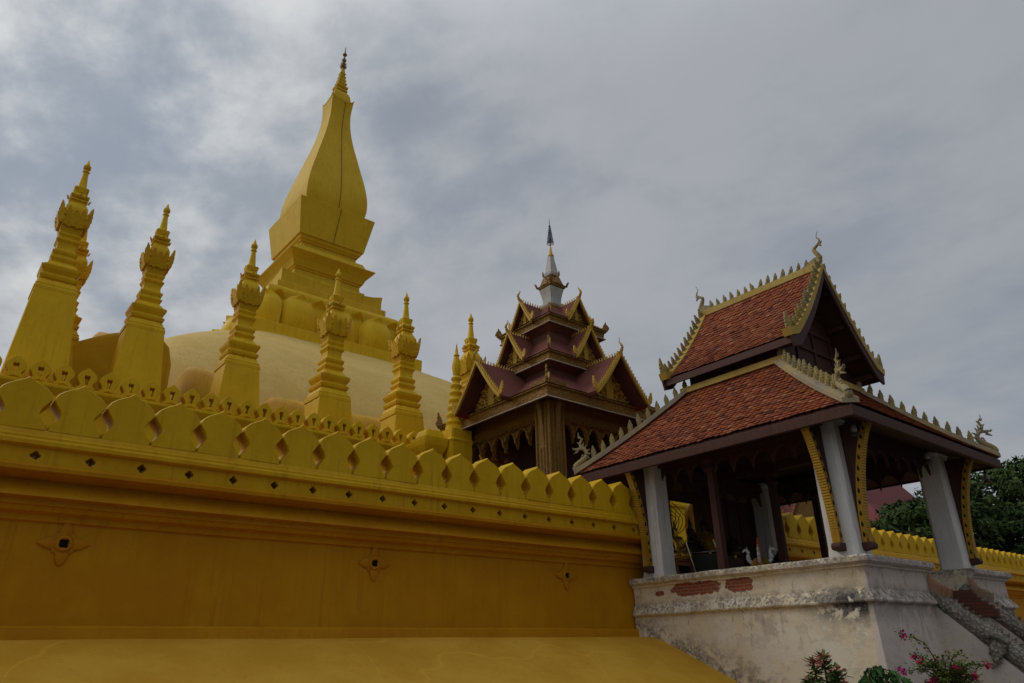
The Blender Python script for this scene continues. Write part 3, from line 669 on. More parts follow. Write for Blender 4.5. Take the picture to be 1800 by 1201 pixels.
# ------------------------------------------------------------------ tiered gate pavilion
PC = (19.9, 7.0)
tv = thing('tiered_pavilion', 'ornate gilded pavilion with three plum gabled roof tiers and white spire', 'pavilion', (PC[0], PC[1], 0))
tb = MB(); tb.box(-3, 3, -3, 3, 2, 5.6); tb.box(-3.2, 3.2, -3.2, 3.2, 5.602, 5.8); tb.build('plinth', M['stupa'], tv)
for sx in (-1, 1):
    for sy in (-1, 1):
        cx, cy = sx * 2.62, sy * 2.62
        c0 = MB(); c0.box(cx - .34, cx + .34, cy - .34, cy + .34, 5.8, 10.1); pil = c0.build('pillar', M['gilt_fine'], tv)
        q = MB()
        for ax in (0, 1):
            for s_ in (-1, 1):
                for d in (-.15, 0, .15):
                    pt = [cx, cy]; pt[ax] += d; pt[1 - ax] += s_ * .34
                    q.tube([(pt[0], pt[1], 5.8), (pt[0], pt[1], 10.05)], .062, 8)
        for ex in (-1, 1):
            for ey in (-1, 1): q.tube([(cx + ex * .35, cy + ey * .35, 5.8), (cx + ex * .35, cy + ey * .35, 10.05)], .05, 8)
        q.sq([(.40, 9.9), (.43, 9.96), (.43, 10.04), (.38, 10.1)], (cx, cy)); q.build('gilt_colonnette', M['gilt_fine'], pil)
        MB().sq([(.40, 10.1), (.42, 10.18), (.40, 10.22), (.43, 10.4), (.47, 10.6), (.52, 10.85)], (cx, cy), .12).build('capital', M['gilt'], tv)
        # curved eave brackets
        for ax in (0, 1):
            s_ = (sx, sy)[ax]; dv = Vector((s_, 0, 0)) if ax == 0 else Vector((0, s_, 0)); sd = Vector((0, 1, 0)) if ax == 0 else Vector((1, 0, 0))
            out = [tuple(p) for p in spline([(.38, 8.3), (.43, 8.9), (.49, 9.5), (.60, 9.95), (.80, 10.3)], 4)]
            inn = [(x - .14, z_) for x, z_ in out]; pts = out + inn[::-1]
            MB().prism(pts, (cx, cy, 0), dv, (0, 0, 1), sd, -.09, .09).build('eave_bracket', M['gilt_fine'], tv)
# entablature, valance arches, soffit
for k in range(4):
    rot = Matrix.Rotation(k * PI / 2, 4, 'Z')
    e = MB(); e.box(-2.24, 2.24, -2.80, -2.45, 9.57, 9.85); e.box(-2.24, 2.24, -2.74, -2.5, 9.852, 10.25); e.box(-2.24, 2.24, -2.86, -2.45, 10.252, 10.37); e.box(-2.24, 2.24, -2.76, -2.5, 10.372, 10.91)
    for i in range(26): x = -2.16 + i * .173; e.prism([(-.06, 0), (.06, 0), (.08, .3), (0, .4), (-.08, .3)], (x, -2.762, 10.41), (1, 0, 0), (0, -.5, .8), (0, -1, 0), -.01, .05)
    for i in range(30): x = -2.2 + i * .1517; e.box(x - .045, x + .045, -2.84, -2.801, 9.45, 9.57)
    EB = MB(); EB.merge(e, rot); EB.build('entablature', M['gilt_fine'], tv)
    n = 6; wv_ = 4.4 / n; pts = [(-2.2, 9.57), (-2.2, 8.95)]
    for i in range(n):
        for j in range(1, 11):
            t = j / 10; zz = 8.95 + .50 * math.sin(PI * t) ** .6
            pts.append((-2.2 + wv_ * (i + t), zz if j < 10 else (8.72 if i < n - 1 else 8.95)))
    pts.append((2.2, 9.57))
    vm = holed(pts, [], .14); vb = mb_of(vm); VB = MB(); VB.merge(vb, rot @ Matrix.Translation((0, -2.6, 0))); 
    for i in range(n):          # gilded arch rims
        path = [(-2.2 + wv_ * (i + t), -2.69, 8.93 + .54 * math.sin(PI * t) ** .6) for t in [j / 10 for j in range(11)]]; VB.merge(MB().tube(path, .055, 6), rot)
    VB.build('scalloped_valance', M['gilt'], tv)
dk = MB(); dk.box(-2.2, 2.2, -2.2, 2.2, 5.82, 9.9)
ceil = MB().box(-2.44, 2.44, -2.44, 2.44, 10.4, 10.55); ceil.build('ceiling', M['soffit'], tv)
inr = MB(); inr.box(-1.1, 1.1, -1.1, 1.1, 5.8, 10.39); inr.build('inner_shrine', M['wood'], tv)
def tier(A, zt, zb, Ain, zin, Atop, ztop, lx, gw, gtip, gz, gx, cn):
    """one roof tier: soffit, fascia, sloping skirt and four gables"""
    sf = MB(); sf.loft([[(sx * a, sy * a, z_) for sx, sy in ((-1, -1), (1, -1), (1, 1), (-1, 1))] for a, z_ in ((Ain, zin), (A - .06, zb), (A - .06, zb + .05), (Ain - .06, zin + .04))], False)
    sf.v = [(x + lx, y, z_) for x, y, z_ in sf.v]; sf.build('soffit', M['soffit'] if cn == 0 else M['pinkwall'], tv)
    fs = MB(); fs.sq([(A - .08, zb - .05), (A, zb - .05), (A, zb), (A - .05, zb + .01), (A - .02, zt - .06), (A + .05, zt - .05), (A + .05, zt), (A - .3, zt + .01)], (lx, 0), 0, False); fo = fs.build('fascia', M['gilt'], tv)
    wl = MB(); wl.sq([(A + .012, zb - .058), (A + .03, zb - .04), (A + .012, zb - .02)], (lx, 0), 0, False); wl.build('drip_edge', M['white'], fo)
    rf = MB(); n = 8; prof = [(A + .08 + (Atop - A - .08) * (i / n), zt + .02 + (ztop - zt - .02) * (i / n) ** 1.25) for i in range(n + 1)]
    rf.sq(prof, (lx, 0), 0, False); rf.build('roof_skirt', M['ptile'], tv)
    for k in range(4):
        rot = Matrix.Translation((lx, 0, 0)) @ Matrix.Rotation(k * PI / 2, 4, 'Z')
        # gable roof running outward along -y
        def sl(t): return (gw * (1 - t), zt - .02 + (gz - zt) * t ** 1.15)
        g = MB(); nn = 8; rings = []
        for y in (-gtip, -Atop * .9):
            L = [(-sl(i / nn)[0], y, sl(i / nn)[1]) for i in range(nn + 1)] + [(sl(i / nn)[0], y, sl(i / nn)[1]) for i in range(nn - 1, -1, -1)]
            low = [(x * .94, yy, zz - .10) for x, yy, zz in reversed(L)]
            rings.append(L + low)
        g.loft(rings); G = MB().merge(g, rot); G.build('gable_roof', M['ptile'], tv, True, 0, 30)
        pd = MB(); pd.prism([(-gw * .84, zt - .06), (gw * .84, zt - .06), (0, gz - .18)], (0, -gx, 0), (1, 0, 0), (0, 0, 1), (0, -1, 0), 0, .08)
        pd.box(-gw * .95, gw * .95, -gx - .12, -gx - .001, zt - .30, zt - .062)
        pdo = MB().merge(pd, rot).build('pediment', M['gilt_red'], tv)
        sc_ = MB(); H = gz - zt - .2
        def curl(cx, cz, r0, s_, a0=0.0):
            P = []
            for i in range(17):
                t = i / 16; a = a0 + t * 4.6 * PI / 2; rr = r0 * (1 - .85 * t); P.append((cx + s_ * rr * math.cos(a), -gx - .10, cz + rr * math.sin(a)))
            sc_.tube(P, [.05 * gw / 1.5 * (1 - .5 * i / 16) for i in range(17)], 5)
        for s_ in (-1, 1):
            for x, z_, r0, a0 in ((.62, .13, .13, 0), (.40, .17, .16, 1), (.17, .16, .14, 2), (.30, .42, .13, .5), (.12, .44, .12, 2.2), (.10, .68, .09, 1), (.50, .30, .07, 2)):
                curl(s_ * x * gw, zt + z_ * H, r0 * gw, s_, a0)
        sc_.prism(leaf_outline(.30 * gw, .75 * H), (0, -gx - .08, zt + .05), (1, 0, 0), (0, 0, 1), (0, -1, 0), 0, .06, .1)
        MB().merge(sc_, rot).build('scrollwork', M['gable_trim'], pdo)
        # red soffit strips under the gable edge
        rs = MB()
        for s_ in (-1, 1):
            rs.add([(s_ * gw * .93, -gtip + .05, zt - .14), (0, -gtip + .05, gz - .115), (0, -gx, gz - .115), (s_ * gw * .93, -gx, zt - .14)], [(0, 1, 2, 3)])
        MB().merge(rs, rot).build('gable_soffit', M['soffit'], tv)
        bg = MB()
        for s_ in (-1, 1):
            pth = [sl(i / nn) for i in range(nn + 1)]
            o_ = [(s_ * x, z_ + .05) for x, z_ in pth]; i_ = [(s_ * x * .955, z_ - .085) for x, z_ in pth]
            bg.prism(o_ + i_[::-1], (0, -gtip, 0), (1, 0, 0), (0, 0, 1), (0, -1, 0), -.03, .09)
            nc = int(9 + gw * 5)
            for i in range(1, nc):
                x, z_ = sl(i / nc); h = .15 if cn < 2 else .12
                bg.prism([(-.035, 0), (.05, 0), (.03, h * .5), (.06, h), (-.02, h * .65)], (s_ * x, -gtip - .03, z_ + .06), (s_, 0, 0), (0, 0, 1), (0, -1, 0), -.02, .02)
            bg.prism(leaf_outline(.2, .5 if cn == 0 else .36), (s_ * gw * 1.0, -gtip - .03, zt + .02), (s_, 0, 0), (s_ * .25, 0, 1), (0, -1, 0), -.03, .03)
        # ridge cresting and horn
        for i in range(int((gtip - Atop) / .14)):
            bg.prism([(-.04, 0), (.04, 0), (.02, .08), (.05, .16), (-.02, .1)], (0, -gtip + .12 + i * .14, gz - .02), (0, 1, 0), (0, 0, 1), (1, 0, 0), -.015, .015)
        hn = [(0, -gtip - .02, gz), (0, -gtip - .16, gz + .2), (0, -gtip - .10, gz + .36), (0, -gtip - .02, gz + .50), (0, -gtip - .08, gz + .66 - .12 * cn)]
        bg.tube(spline(hn, 4), [max(.075 - .0045 * i, .008) for i in range(17)], 6)
        MB().merge(bg, rot).build('barge_board', M['gable_trim'], tv)
    for sx in (-1, 1):
        for sy in (-1, 1):
            c = MB(); a = A
            c.prism(leaf_outline(.22, .72 - .12 * cn), (0, 0, zt), (sx * .7, sy * .7, 0), (sx * .14, sy * .14, 1), (-sy * .7, sx * .7, 0), -.035, .035, .1)
            c.prism(leaf_outline(.36, .34), (0, 0, zt), (sx * .7, sy * .7, 0), (sx * .3, sy * .3, 1), (-sy * .7, sx * .7, 0), -.05, .05, .1)
            c.v = [(x + lx + sx * a * .985, y + sy * a * .985, z_) for x, y, z_ in c.v]; c.build('corner_finial', M['gilt'], tv)
            hp = MB(); hp.tube([(lx + sx * a, sy * a, zt + .03)] + [(lx + sx * p[0], sy * p[0], p[1] + .02) for p in prof[1:]], .055, 6); hp.build('hip_ridge', M['gold_trim'], tv)
tier(3.45, 10.45, 10.03, 2.4, 10.88, 1.75, 11.75, .0, 1.50, 4.0, 12.28, 3.2, 0)
MB().sq([(1.72, 11.4), (1.72, 12.0)], (.05, 0)).build('drum', M['pinkwall'], tv)
tier(2.2, 12.52, 12.17, 1.68, 11.98, 1.2, 13.6, .08, .94, 2.42, 13.98, 1.98, 1)
MB().sq([(1.2, 13.3), (1.2, 13.98)], (.13, 0)).build('drum', M['pinkwall'], tv)
tier(1.66, 14.52, 14.2, 1.18, 13.95, .66, 15.5, .16, .70, 1.78, 15.66, 1.46, 2)
LX = .30
MB().sq([(.66, 15.4), (.56, 15.6), (.58, 15.66), (.58, 15.74), (.48, 15.78)], (LX - .08, 0), .1).build('spire_base', M['gilt'], tv)
MB().sq([(.46, 15.78), (.50, 15.86), (.50, 15.96), (.36, 16.02), (.31, 16.1), (.32, 16.3), (.36, 16.55), (.42, 16.78), (.38, 16.82)], (LX - .05, 0), .12).build('spire_bulb', M['spire_white'], tv)
rg = MB().sq([(.40, 16.82), (.46, 16.88), (.48, 16.98), (.38, 17.05), (.28, 17.3), (.24, 17.42), (.27, 17.46), (.22, 17.5)], (0, 0), .1)
for k in range(4):
    q = MB(); q.prism([(-.26, 0), (.26, 0), (.15, .2), (0, .46), (-.15, .2)], (0, -.46, 16.95), (1, 0, 0), (0, .12, 1), (0, -1, 0), -.06, .05)
    q.prism(leaf_outline(.10, .26), (0, -.5, 17.34), (1, 0, 0), (0, -.1, 1), (0, -1, 0), -.02, .02)
    rg.merge(q, Matrix.Rotation(k * PI / 2, 4, 'Z'))
    rg.merge(MB().prism(leaf_outline(.16, .28), (0, -.66, 16.92), (1, 0, 0), (0, -.4, .9), (0, -1, 0), -.04, .04), Matrix.Rotation(k * PI / 2 + PI / 4, 4, 'Z'))
rg.v = [(x + LX - .02, y, z_) for x, y, z_ in rg.v]; rg.build('gabled_ring', M['gilt'], tv)
MB().sq([(.20, 17.5), (.24, 17.56), (.25, 17.70), (.22, 17.76), (.18, 18.05), (.13, 18.4), (.11, 18.58)], (LX, 0), .1).build('white_cone', M['spire_white'], tv)
MB().lathe([(.11, 18.58), (.14, 18.62), (.14, 18.68), (.09, 18.74), (.06, 18.95), (.02, 19.25)], (LX + .02, 0), 10).build('gold_cone', M['gold'], tv)
um = MB().tube([(LX + .02, 0, 19.2), (LX + .02, 0, 20.5), (LX + .02, 0, 20.72)], [.025, .018, .004], 6)
for i in range(9):
    z_ = 19.32 + i * .118; rr = .165 * (1 - i / 10) ** .9
    n = 18
    um.tube([(LX + .02 + rr * math.cos(2 * PI * j / n), rr * math.sin(2 * PI * j / n), z_) for j in range(n + 1)], .012, 5)
    um.tube([(LX + .02 + rr * .86 * math.cos(2 * PI * j / n), rr * .86 * math.sin(2 * PI * j / n), z_ + .05) for j in range(n + 1)], .011, 5)
    for j in range(6):
        a = j * PI / 3 + i * .3; um.tube([(LX + .02, 0, z_ + .06), (LX + .02 + rr * math.cos(a), rr * math.sin(a), z_)], .009, 4)
um.build('tiered_umbrella', M['iron'], tv)

# ------------------------------------------------------------------ porch pavilion (red tiles)
pv = thing('porch_pavilion', 'open porch pavilion with two tier terracotta tile roof on a weathered white base', 'pavilion', (20.5, -3, 0))
PV = bpy.data.objects['porch_pavilion']; OFF = Vector((-20.5, 3, 0))
def pb_(mb, name, m, parent=None, smooth=False, bevel=0, angle=35):
    """builds in world coordinates below the pavilion empty"""
    if parent is None: mb.v = [tuple(Vector(v) + OFF) for v in mb.v]
    else: mb.v = [tuple(Vector(v) + OFF) for v in mb.v]
    return mb.build(name, m, parent or PV, smooth, bevel, angle)
BX0, BX1, BY0, BY1 = 16.7, 25.2, -6.4, 0.45
def rect_ring(o, z, x0=BX0, x1=BX1, y0=BY0, y1=BY1): return [(x0 - o, y0 - o, z), (x1 + o, y0 - o, z), (x1 + o, y1, z), (x0 - o, y1, z)]
def wavy(mb, amp=.02, sc=1.5):
    mb.v = [tuple(Vector(v) + Vector((noise.noise((v[0] * sc, v[1] * sc, v[2] * sc)), noise.noise((v[0] * sc + 9, v[1] * sc, v[2] * sc)), noise.noise((v[0] * sc, v[1] * sc + 9, v[2] * sc)))) * amp) for v in mb.v]; return mb
def dense_rect(o, z, x0, x1, y0, y1, n=22):
    P = [(x0 - o, y0 - o), (x1 + o, y0 - o), (x1 + o, y1), (x0 - o, y1)]; out = []
    for k in range(4):
        a, b_ = P[k], P[(k + 1) % 4]
        for j in range(n): out.append((a[0] + (b_[0] - a[0]) * j / n, a[1] + (b_[1] - a[1]) * j / n, z))
    return out
prof = [(.16, -.05), (.12, .6), (.09, 1.2), (.05, 1.9), (.03, 2.42), (.06, 2.44), (.13, 2.47), (.14, 2.50), (.12, 2.56), (.05, 2.66), (.0, 2.74), (.0, 3.16), (.02, 3.2), (.07, 3.22), (.08, 3.26), (.13, 3.28), (.17, 3.32), (.18, 3.37), (.17, 3.42), (.12, 3.46), (-.2, 3.47)]
# two blocks left and right of the stair with a lower core between
for x0, x1 in ((BX0, 20.05), (22.65, BX1)):
    pb_(wavy(MB().loft([dense_rect(o, z_, x0 if x0 == BX0 else x0 + o, x1 if x1 == BX1 else x1 - o, BY0, BY1) for o, z_ in prof]), .016), 'base', M['plaster'], None, True, 0, 30)
pb_(MB().box(20.052, 22.648, BY0 + 1.6, BY1, 0, 3.40), 'floor', M['plaster'])
st = MB()
for i in range(18): st.box(20.26, 22.44, BY0 + 1.598 - (i + 1) * .24, BY0 + 1.598 - i * .24 - .002, -.1, 3.2 - i * .2)
pb_(st, 'stair', M['brick'])
bk = MB()
for zz, ya, yb in ((2.20, -6.95, -5.5), (2.30, -6.95, -5.35), (2.40, -6.85, -5.3), (2.5, -6.75, -5.35), (2.6, -6.6, -5.3), (2.7, -6.52, -5.42), (2.8, -6.46, -5.5)): bk.box(22.40, 22.63 if ya < -6.4 else 22.64, ya, yb, zz, zz + .094)
pb_(bk, 'bare_brick', M['brick'])
# balustrades: sloping walls with a naga body on top
def balustrade(xa, xb, name):
    # side wall from the base down to the ground
    pts = [(-6.3, -.1), (-6.3, 2.62), (-6.55, 2.34), (-8.1, .78), (-9.2, -.1)]
    m_ = MB().prism([(y, z_) for y, z_ in pts], (xa, 0, 0), (0, 1, 0), (0, 0, 1), (1, 0, 0), 0, xb - xa); pb_(m_, 'balustrade', M['plaster'])
    xm = (xa + xb) / 2
    path = spline([(xm, -6.15, 2.98), (xm, -6.45, 2.66), (xm, -6.9, 2.18), (xm, -7.5, 1.66), (xm, -8.1, 1.12), (xm, -8.8, .5), (xm, -9.2, .18)], 5)
    nb = MB().tube(path, [.15 + .06 * min(1, i / 6) for i in range(len(path))], 14)
    for i, p in enumerate(path):
        if i % 1 == 0 and 3 < i < len(path) - 1:
            d = (path[i] - path[i - 1]).normalized(); up = Vector((0, d.z, -d.y)); up = up if up.z > 0 else -up
            nb.prism([(-.09, 0), (.09, 0), (.02, .13)], p + up * .17, d, up, (1, 0, 0), -.025, .025)
    # clawed foot / leaf scroll on the flank
    for k in range(3):
        a = spline([(xa - .02, -7.62 - .1 * k, 1.62), (xa - .10, -7.48 - .05 * k, 1.36 - .05 * k), (xa - .08, -7.62 + .12 * k, 1.16 - .06 * k)], 4); nb.tube(a, [.07, .075, .075, .07, .065, .055, .05, .04, .02], 7)
    nb.tube(spline([(xa - .03, -7.35, 1.72), (xa - .09, -7.62, 1.72), (xa - .07, -7.86, 1.55)], 4), .07, 7)
    pb_(wavy(nb, .02, 4), name, M['scales'], None, True, 0, 60)
    # flared tail ornament
    fl_ = [(-.05, .50), (.06, .36), (.16, .20), (.30, .10), (.46, .05), (.60, -.06), (.56, -.26), (.44, -.42), (.28, -.50), (.12, -.46), (.02, -.30), (-.05, -.1)]
    tb_ = MB()
    for k, (sc, w) in enumerate(((1, .09), (.82, .14), (.62, .17))):
        tb_.prism([(.02 + (x - .05) * sc * .78, (z_ - .1) * sc * .82 - .02) for x, z_ in fl_], (xm, -6.42, 2.95), (0, -1, 0), (0, 0, 1), (1, 0, 0), -w, w, .10)
    pb_(wavy(tb_, .03, 3), 'tail_flare', M['clay'], None, True, 0, 40)
balustrade(19.80, 20.24, 'naga_body'); balustrade(22.46, 22.90, 'naga_body')
# columns
COLS = [(17.28, -5.86), (23.55, -5.86), (17.18, -.18), (23.55, -.05)]
def chamf(a, c): return [(-a + c, -a), (a - c, -a), (a, -a + c), (a, a - c), (a - c, a), (-a + c, a), (-a, a - c), (-a, -a + c)]
for cx, cy in COLS:
    c = MB(); c.loft([[(cx + x, cy + y, z_) for x, y in chamf(.37 + d, .09)] for d, z_ in ((.02, 3.46), (.0, 3.7), (-.015, 6.75))]); pb_(c, 'column', M['white'])
    cc = MB(); cc.loft([[(cx + x, cy + y, z_) for x, y in chamf(.375 + d * .6, .09)] for d, z_ in ((0, 6.75), (.06, 6.82), (.06, 6.9), (.0, 6.98))]); pb_(cc, 'column_capital', M['white'])
for cx, cy in ((17.3, -2.3), (23.5, -2.0), (20.4, -2.3), (20.5, -.05)):
    c = MB(); c.sq([(.11, 3.47), (.105, 3.9), (.10, 6.2), (.15, 6.25), (.15, 6.32), (.12, 6.36), (.12, 6.44), (.18, 6.52), (.18, 6.6), (.15, 6.7)], (cx, cy), .1); pb_(c, 'wooden_post', M['wood'])
# eave brackets with gilded toothed edge
def bracket(c, dv):
    dv = Vector(dv); sd = Vector((-dv.y, dv.x, 0)); o = Vector((c[0], c[1], 0))
    edge = [tuple(p) for p in spline([(.52, 3.78), (.54, 4.3), (.61, 4.95), (.74, 5.6), (.93, 6.2), (1.14, 6.6)], 5)]
    inner = [(x - .13, z_) for x, z_ in edge]
    gb = MB().prism(edge + inner[::-1], o, dv, (0, 0, 1), sd, -.085, .085)
    for i in range(len(edge) - 1):
        for t in (0, .5):
            x = edge[i][0] * (1 - t) + edge[i + 1][0] * t; z_ = edge[i][1] * (1 - t) + edge[i + 1][1] * t
            gb.prism([(-.01, -.035), (.035, -.02), (.035, .03), (-.01, .04)], o + dv * x + Vector((0, 0, z_)), dv, (0, 0, 1), sd, -.095, .095)
    b_ = pb_(gb, 'eave_bracket', M['bracket'])
    for i in range(2, len(edge) - 1, 2):
        x, z_ = edge[i][0] - .065, edge[i][1]
        for sg in (-1, 1):
            pr = MB().prism([(-.028, 0), (-.012, -.05), (.012, -.05), (.028, 0), (0, .075)], o + dv * x + Vector((0, 0, z_)), dv, (0, 0, 1), sd, sg * .080 if sg < 0 else .080, sg * .0985 if sg > 0 else -.0985)
            pb_(pr, 'shade_lozenge', M['dark'], b_)  # raised dark lozenges paint in the shade of pierced holes
    wd = MB().prism(inner + [(.36, 6.6), (.36, 3.78)], o, dv, (0, 0, 1), sd, -.045, .045); pb_(wd, 'bracket_web', M['wood'], b_)
    ft = MB().prism([(.27, 3.58), (.62, 3.62), (.64, 3.70), (.60, 3.778), (.27, 3.778)], o, dv, (0, 0, 1), sd, -.12, .12); pb_(ft, 'bracket_foot', M['wood'], b_, False, .02)
bracket(COLS[0], (-1, 0, 0)); bracket(COLS[0], (0, -1, 0)); bracket(COLS[1], (1, 0, 0)); bracket(COLS[1], (0, -1, 0)); bracket(COLS[2], (-1, 0, 0))
# beams
bm = MB()
for y in (-5.86, -.12): bm.box(16.5, 24.6, y - .12, y + .12, 6.62, 6.9)
for x in (17.24, 20.4, 23.55): bm.box(x - .12, x + .12, -6.5, .7, 6.62, 6.9) if False else bm.box(x - .12, x + .12, -5.738, -.242, 6.62, 6.9)
pb_(bm, 'tie_beam', M['wood'])
pb_(MB().box(16.6, 24.5, -6.6, 1.3, 7.05, 7.12), 'ceiling', M['wood'])
# scalloped wooden valances
def valance(p0, p1, n, ztop, zlow, rise):
    p0, p1 = Vector(p0), Vector(p1); L = (p1 - p0).length; w = L / n; pts = [(0, ztop), (0, zlow)]
    for i in range(n):
        for j in range(1, 11):
            t = j / 10; pts.append((w * (i + t), zlow + rise * math.sin(PI * t) ** .65 - (.10 if j == 10 and i < n - 1 else 0)))
    pts.append((L, ztop)); me = mb_of(holed(pts, [], .06)); d = (p1 - p0).normalized()
    for i in range(n):
        me.tube([(w * (i + t), 0, zlow + .03 + rise * math.sin(PI * t) ** .65) for t in [j / 10 for j in range(11)]], .04, 6)
    mt = Matrix(((d.x, -d.y, 0, p0.x), (d.y, d.x, 0, p0.y), (0, 0, 1, 0), (0, 0, 0, 1))); pb_(MB().merge(me, mt), 'valance', M['wood'] if True else 0)
valance((17.28, -.47, 0), (17.28, -2.14, 0), 3, 6.62, 6.14, .34); valance((17.28, -2.44, 0), (17.28, -5.56, 0), 5, 6.62, 6.14, .34)
valance((17.6, -5.86, 0), (23.24, -5.86, 0), 8, 6.62, 6.14, .34); valance((23.5, -.37, 0), (23.5, -5.5, 0), 8, 6.62, 6.14, .34); valance((17.5, -.1, 0), (23.2, -.1, 0), 8, 6.62, 6.14, .34)
# lower roof
EX0, EX1, EY0, EY1, EZ = 16.0, 25.05, -7.2, 1.9, 6.72
TX_0, TX_1, TY_0, TY_1, TZ = 18.25, 22.75, -4.45, -1.2, 9.12
def ring4(x0, x1, y0, y1, z_): return [Vector((x0, y0, z_)), Vector((x1, y0, z_)), Vector((x1, y1, z_)), Vector((x0, y1, z_))]
Elow = ring4(EX0, EX1, EY0, EY1, EZ); Etop = ring4(TX_0, TX_1, TY_0, TY_1, TZ)
dk = MB(); mid = [(a * .5 + b_ * .5) - Vector((0, 0, .10)) for a, b_ in zip(Elow, Etop)]
n3 = lambda P, dz: [p + Vector((0, 0, dz)) for p in P]
dk.loft([n3(Elow, -.05), n3(mid, 0), n3(Etop, 0), n3(Etop, -.18), n3(mid, -.2), n3(Elow, -.16)], False)
pb_(dk, 'roof_deck', M['underlay'])
fb = MB()
fb.loft([[(EX0 - d, EY0 - d, z_), (EX1 + d, EY0 - d, z_), (EX1 + d, EY1 + d, z_), (EX0 - d, EY1 + d, z_)] for d, z_ in ((-.1, 6.42), (.0, 6.42), (.03, 6.66), (-.1, 6.66))], False)
pb_(fb, 'fascia', M['fascia'], None, False, .01)
sfm = MB(); sfm.loft([[Vector((x, y, 6.46)) for x, y in ((EX0 + .1, EY0 + .1), (EX1 - .1, EY0 + .1), (EX1 - .1, EY1 - .1), (EX0 + .1, EY1 - .1))], [Vector((x, y, 7.0)) for x, y in ((17.4, -5.7), (23.4, -5.7), (23.4, .3), (17.4, .3))]], False)
pb_(sfm, 'eave_soffit', M['wood'])
def tiles(S_, rows, wt, length_at, seedv, name, m, lift=.05):
    """fish-scale tiles laid on surface S_(row t in 0..1, distance s along row)"""
    rnd = random.Random(seedv); mb = MB()
    for i in range(rows):
        t = i / rows; a0, a1 = length_at(t); k = 0; x = a0 - (wt / 2 if i % 2 else 0)
        while x < a1:
            xa, xb = max(x, a0), min(x + wt, a1)
            if xb - xa > wt * .25:
                P = S_(t, (xa + xb) / 2); U = S_(min(1, t + 1.9 / rows), (xa + xb) / 2); E_ = (S_(t, xb) - S_(t, xa)).normalized()
                up = (U - P); L = up.length; up.normalize(); nn = E_.cross(up).normalized(); nn = nn if nn.z > 0 else -nn
                w = (xb - xa) / 2 * .97; j1 = rnd.uniform(-.012, .014); j2 = rnd.uniform(-.01, .01); th = .020
                tip = rnd.uniform(.032, .058)
                out = [(-w, L), (-w, .32 * L), (-w * .82, .13 * L), (-w * .42, .02 * L), (w * .05, -.01 * L), (w * .48, .03 * L), (w * .84, .14 * L), (w, .32 * L), (w, L)]
                q = []
                for off in (0, -th):
                    for ox, oy in out:
                        q.append(P + E_ * (ox + j2 * .5) + up * (oy + j1) + nn * (off + .012 + tip * (1 - oy / L) + ox * j2 * .6))
                n = len(out)
                mb.add(q, [tuple(range(n))] + [(j, j + n, (j + 1) % n + n, (j + 1) % n) for j in range(n - 1)])
            x += wt
    me = bpy.data.meshes.new(name); me.from_pydata([tuple(Vector(v) + OFF) for v in mb.v], [], mb.f); me.update()
    return link(name, me, m, PV)
def slope_quad(a, b_, c, d):
    """a,b eave ends; c,d top ends (c above b)"""
    e = (b_ - a).normalized(); sag = .10
    def S_(t, s): 
        p0 = a + (d - a) * t; base = a + e * 0
        q = p0 + e * (s - (p0 - a).dot(e)); return q - Vector((0, 0, sag * 4 * t * (1 - t)))
    def la(t): return ((d - a).dot(e) * t, (b_ - a).length + ((c - b_).dot(e)) * t)
    return S_, la
for k in range(4):
    a, b_, c, d = Elow[k], Elow[(k + 1) % 4], Etop[(k + 1) % 4], Etop[k]
    S_, la = slope_quad(a, b_, c, d); tiles(S_, 25, .19, la, k, 'lower_roof_tiles', M['tile'])
# hip ridges, finials, naga heads
def finial_mesh(h=.38, w=.17):
    mb = MB(); mb.prism(leaf_outline(w, h), (0, 0, 0), (1, 0, 0), (.06, 0, 1), (0, 1, 0), -.035, .035, .15)
    mb.prism(leaf_outline(w * .62, h * .6), (0, 0, 0), (1, 0, 0), (0, 0, 1), (0, 1, 0), -.075, .075, .25); mb.box(-.07, .07, -.06, .06, -.04, .05); return mb.mesh('roof_finial')
FM = finial_mesh(); FM2 = finial_mesh(.31, .135); FM3 = finial_mesh(.60, .24)
def put(me, p, d, tilt=0.0, name='roof_finial', m=None):
    o = link(name, me, m or M['finial'], PV); d = Vector(d); az = math.atan2(d.y, d.x)
    o.location = Vector(p) + OFF; o.rotation_euler = (random.uniform(-.06, .06), tilt + random.uniform(-.08, .08), az + random.uniform(-.1, .1)); s = random.uniform(.92, 1.08); o.scale = (s, s, s); return o
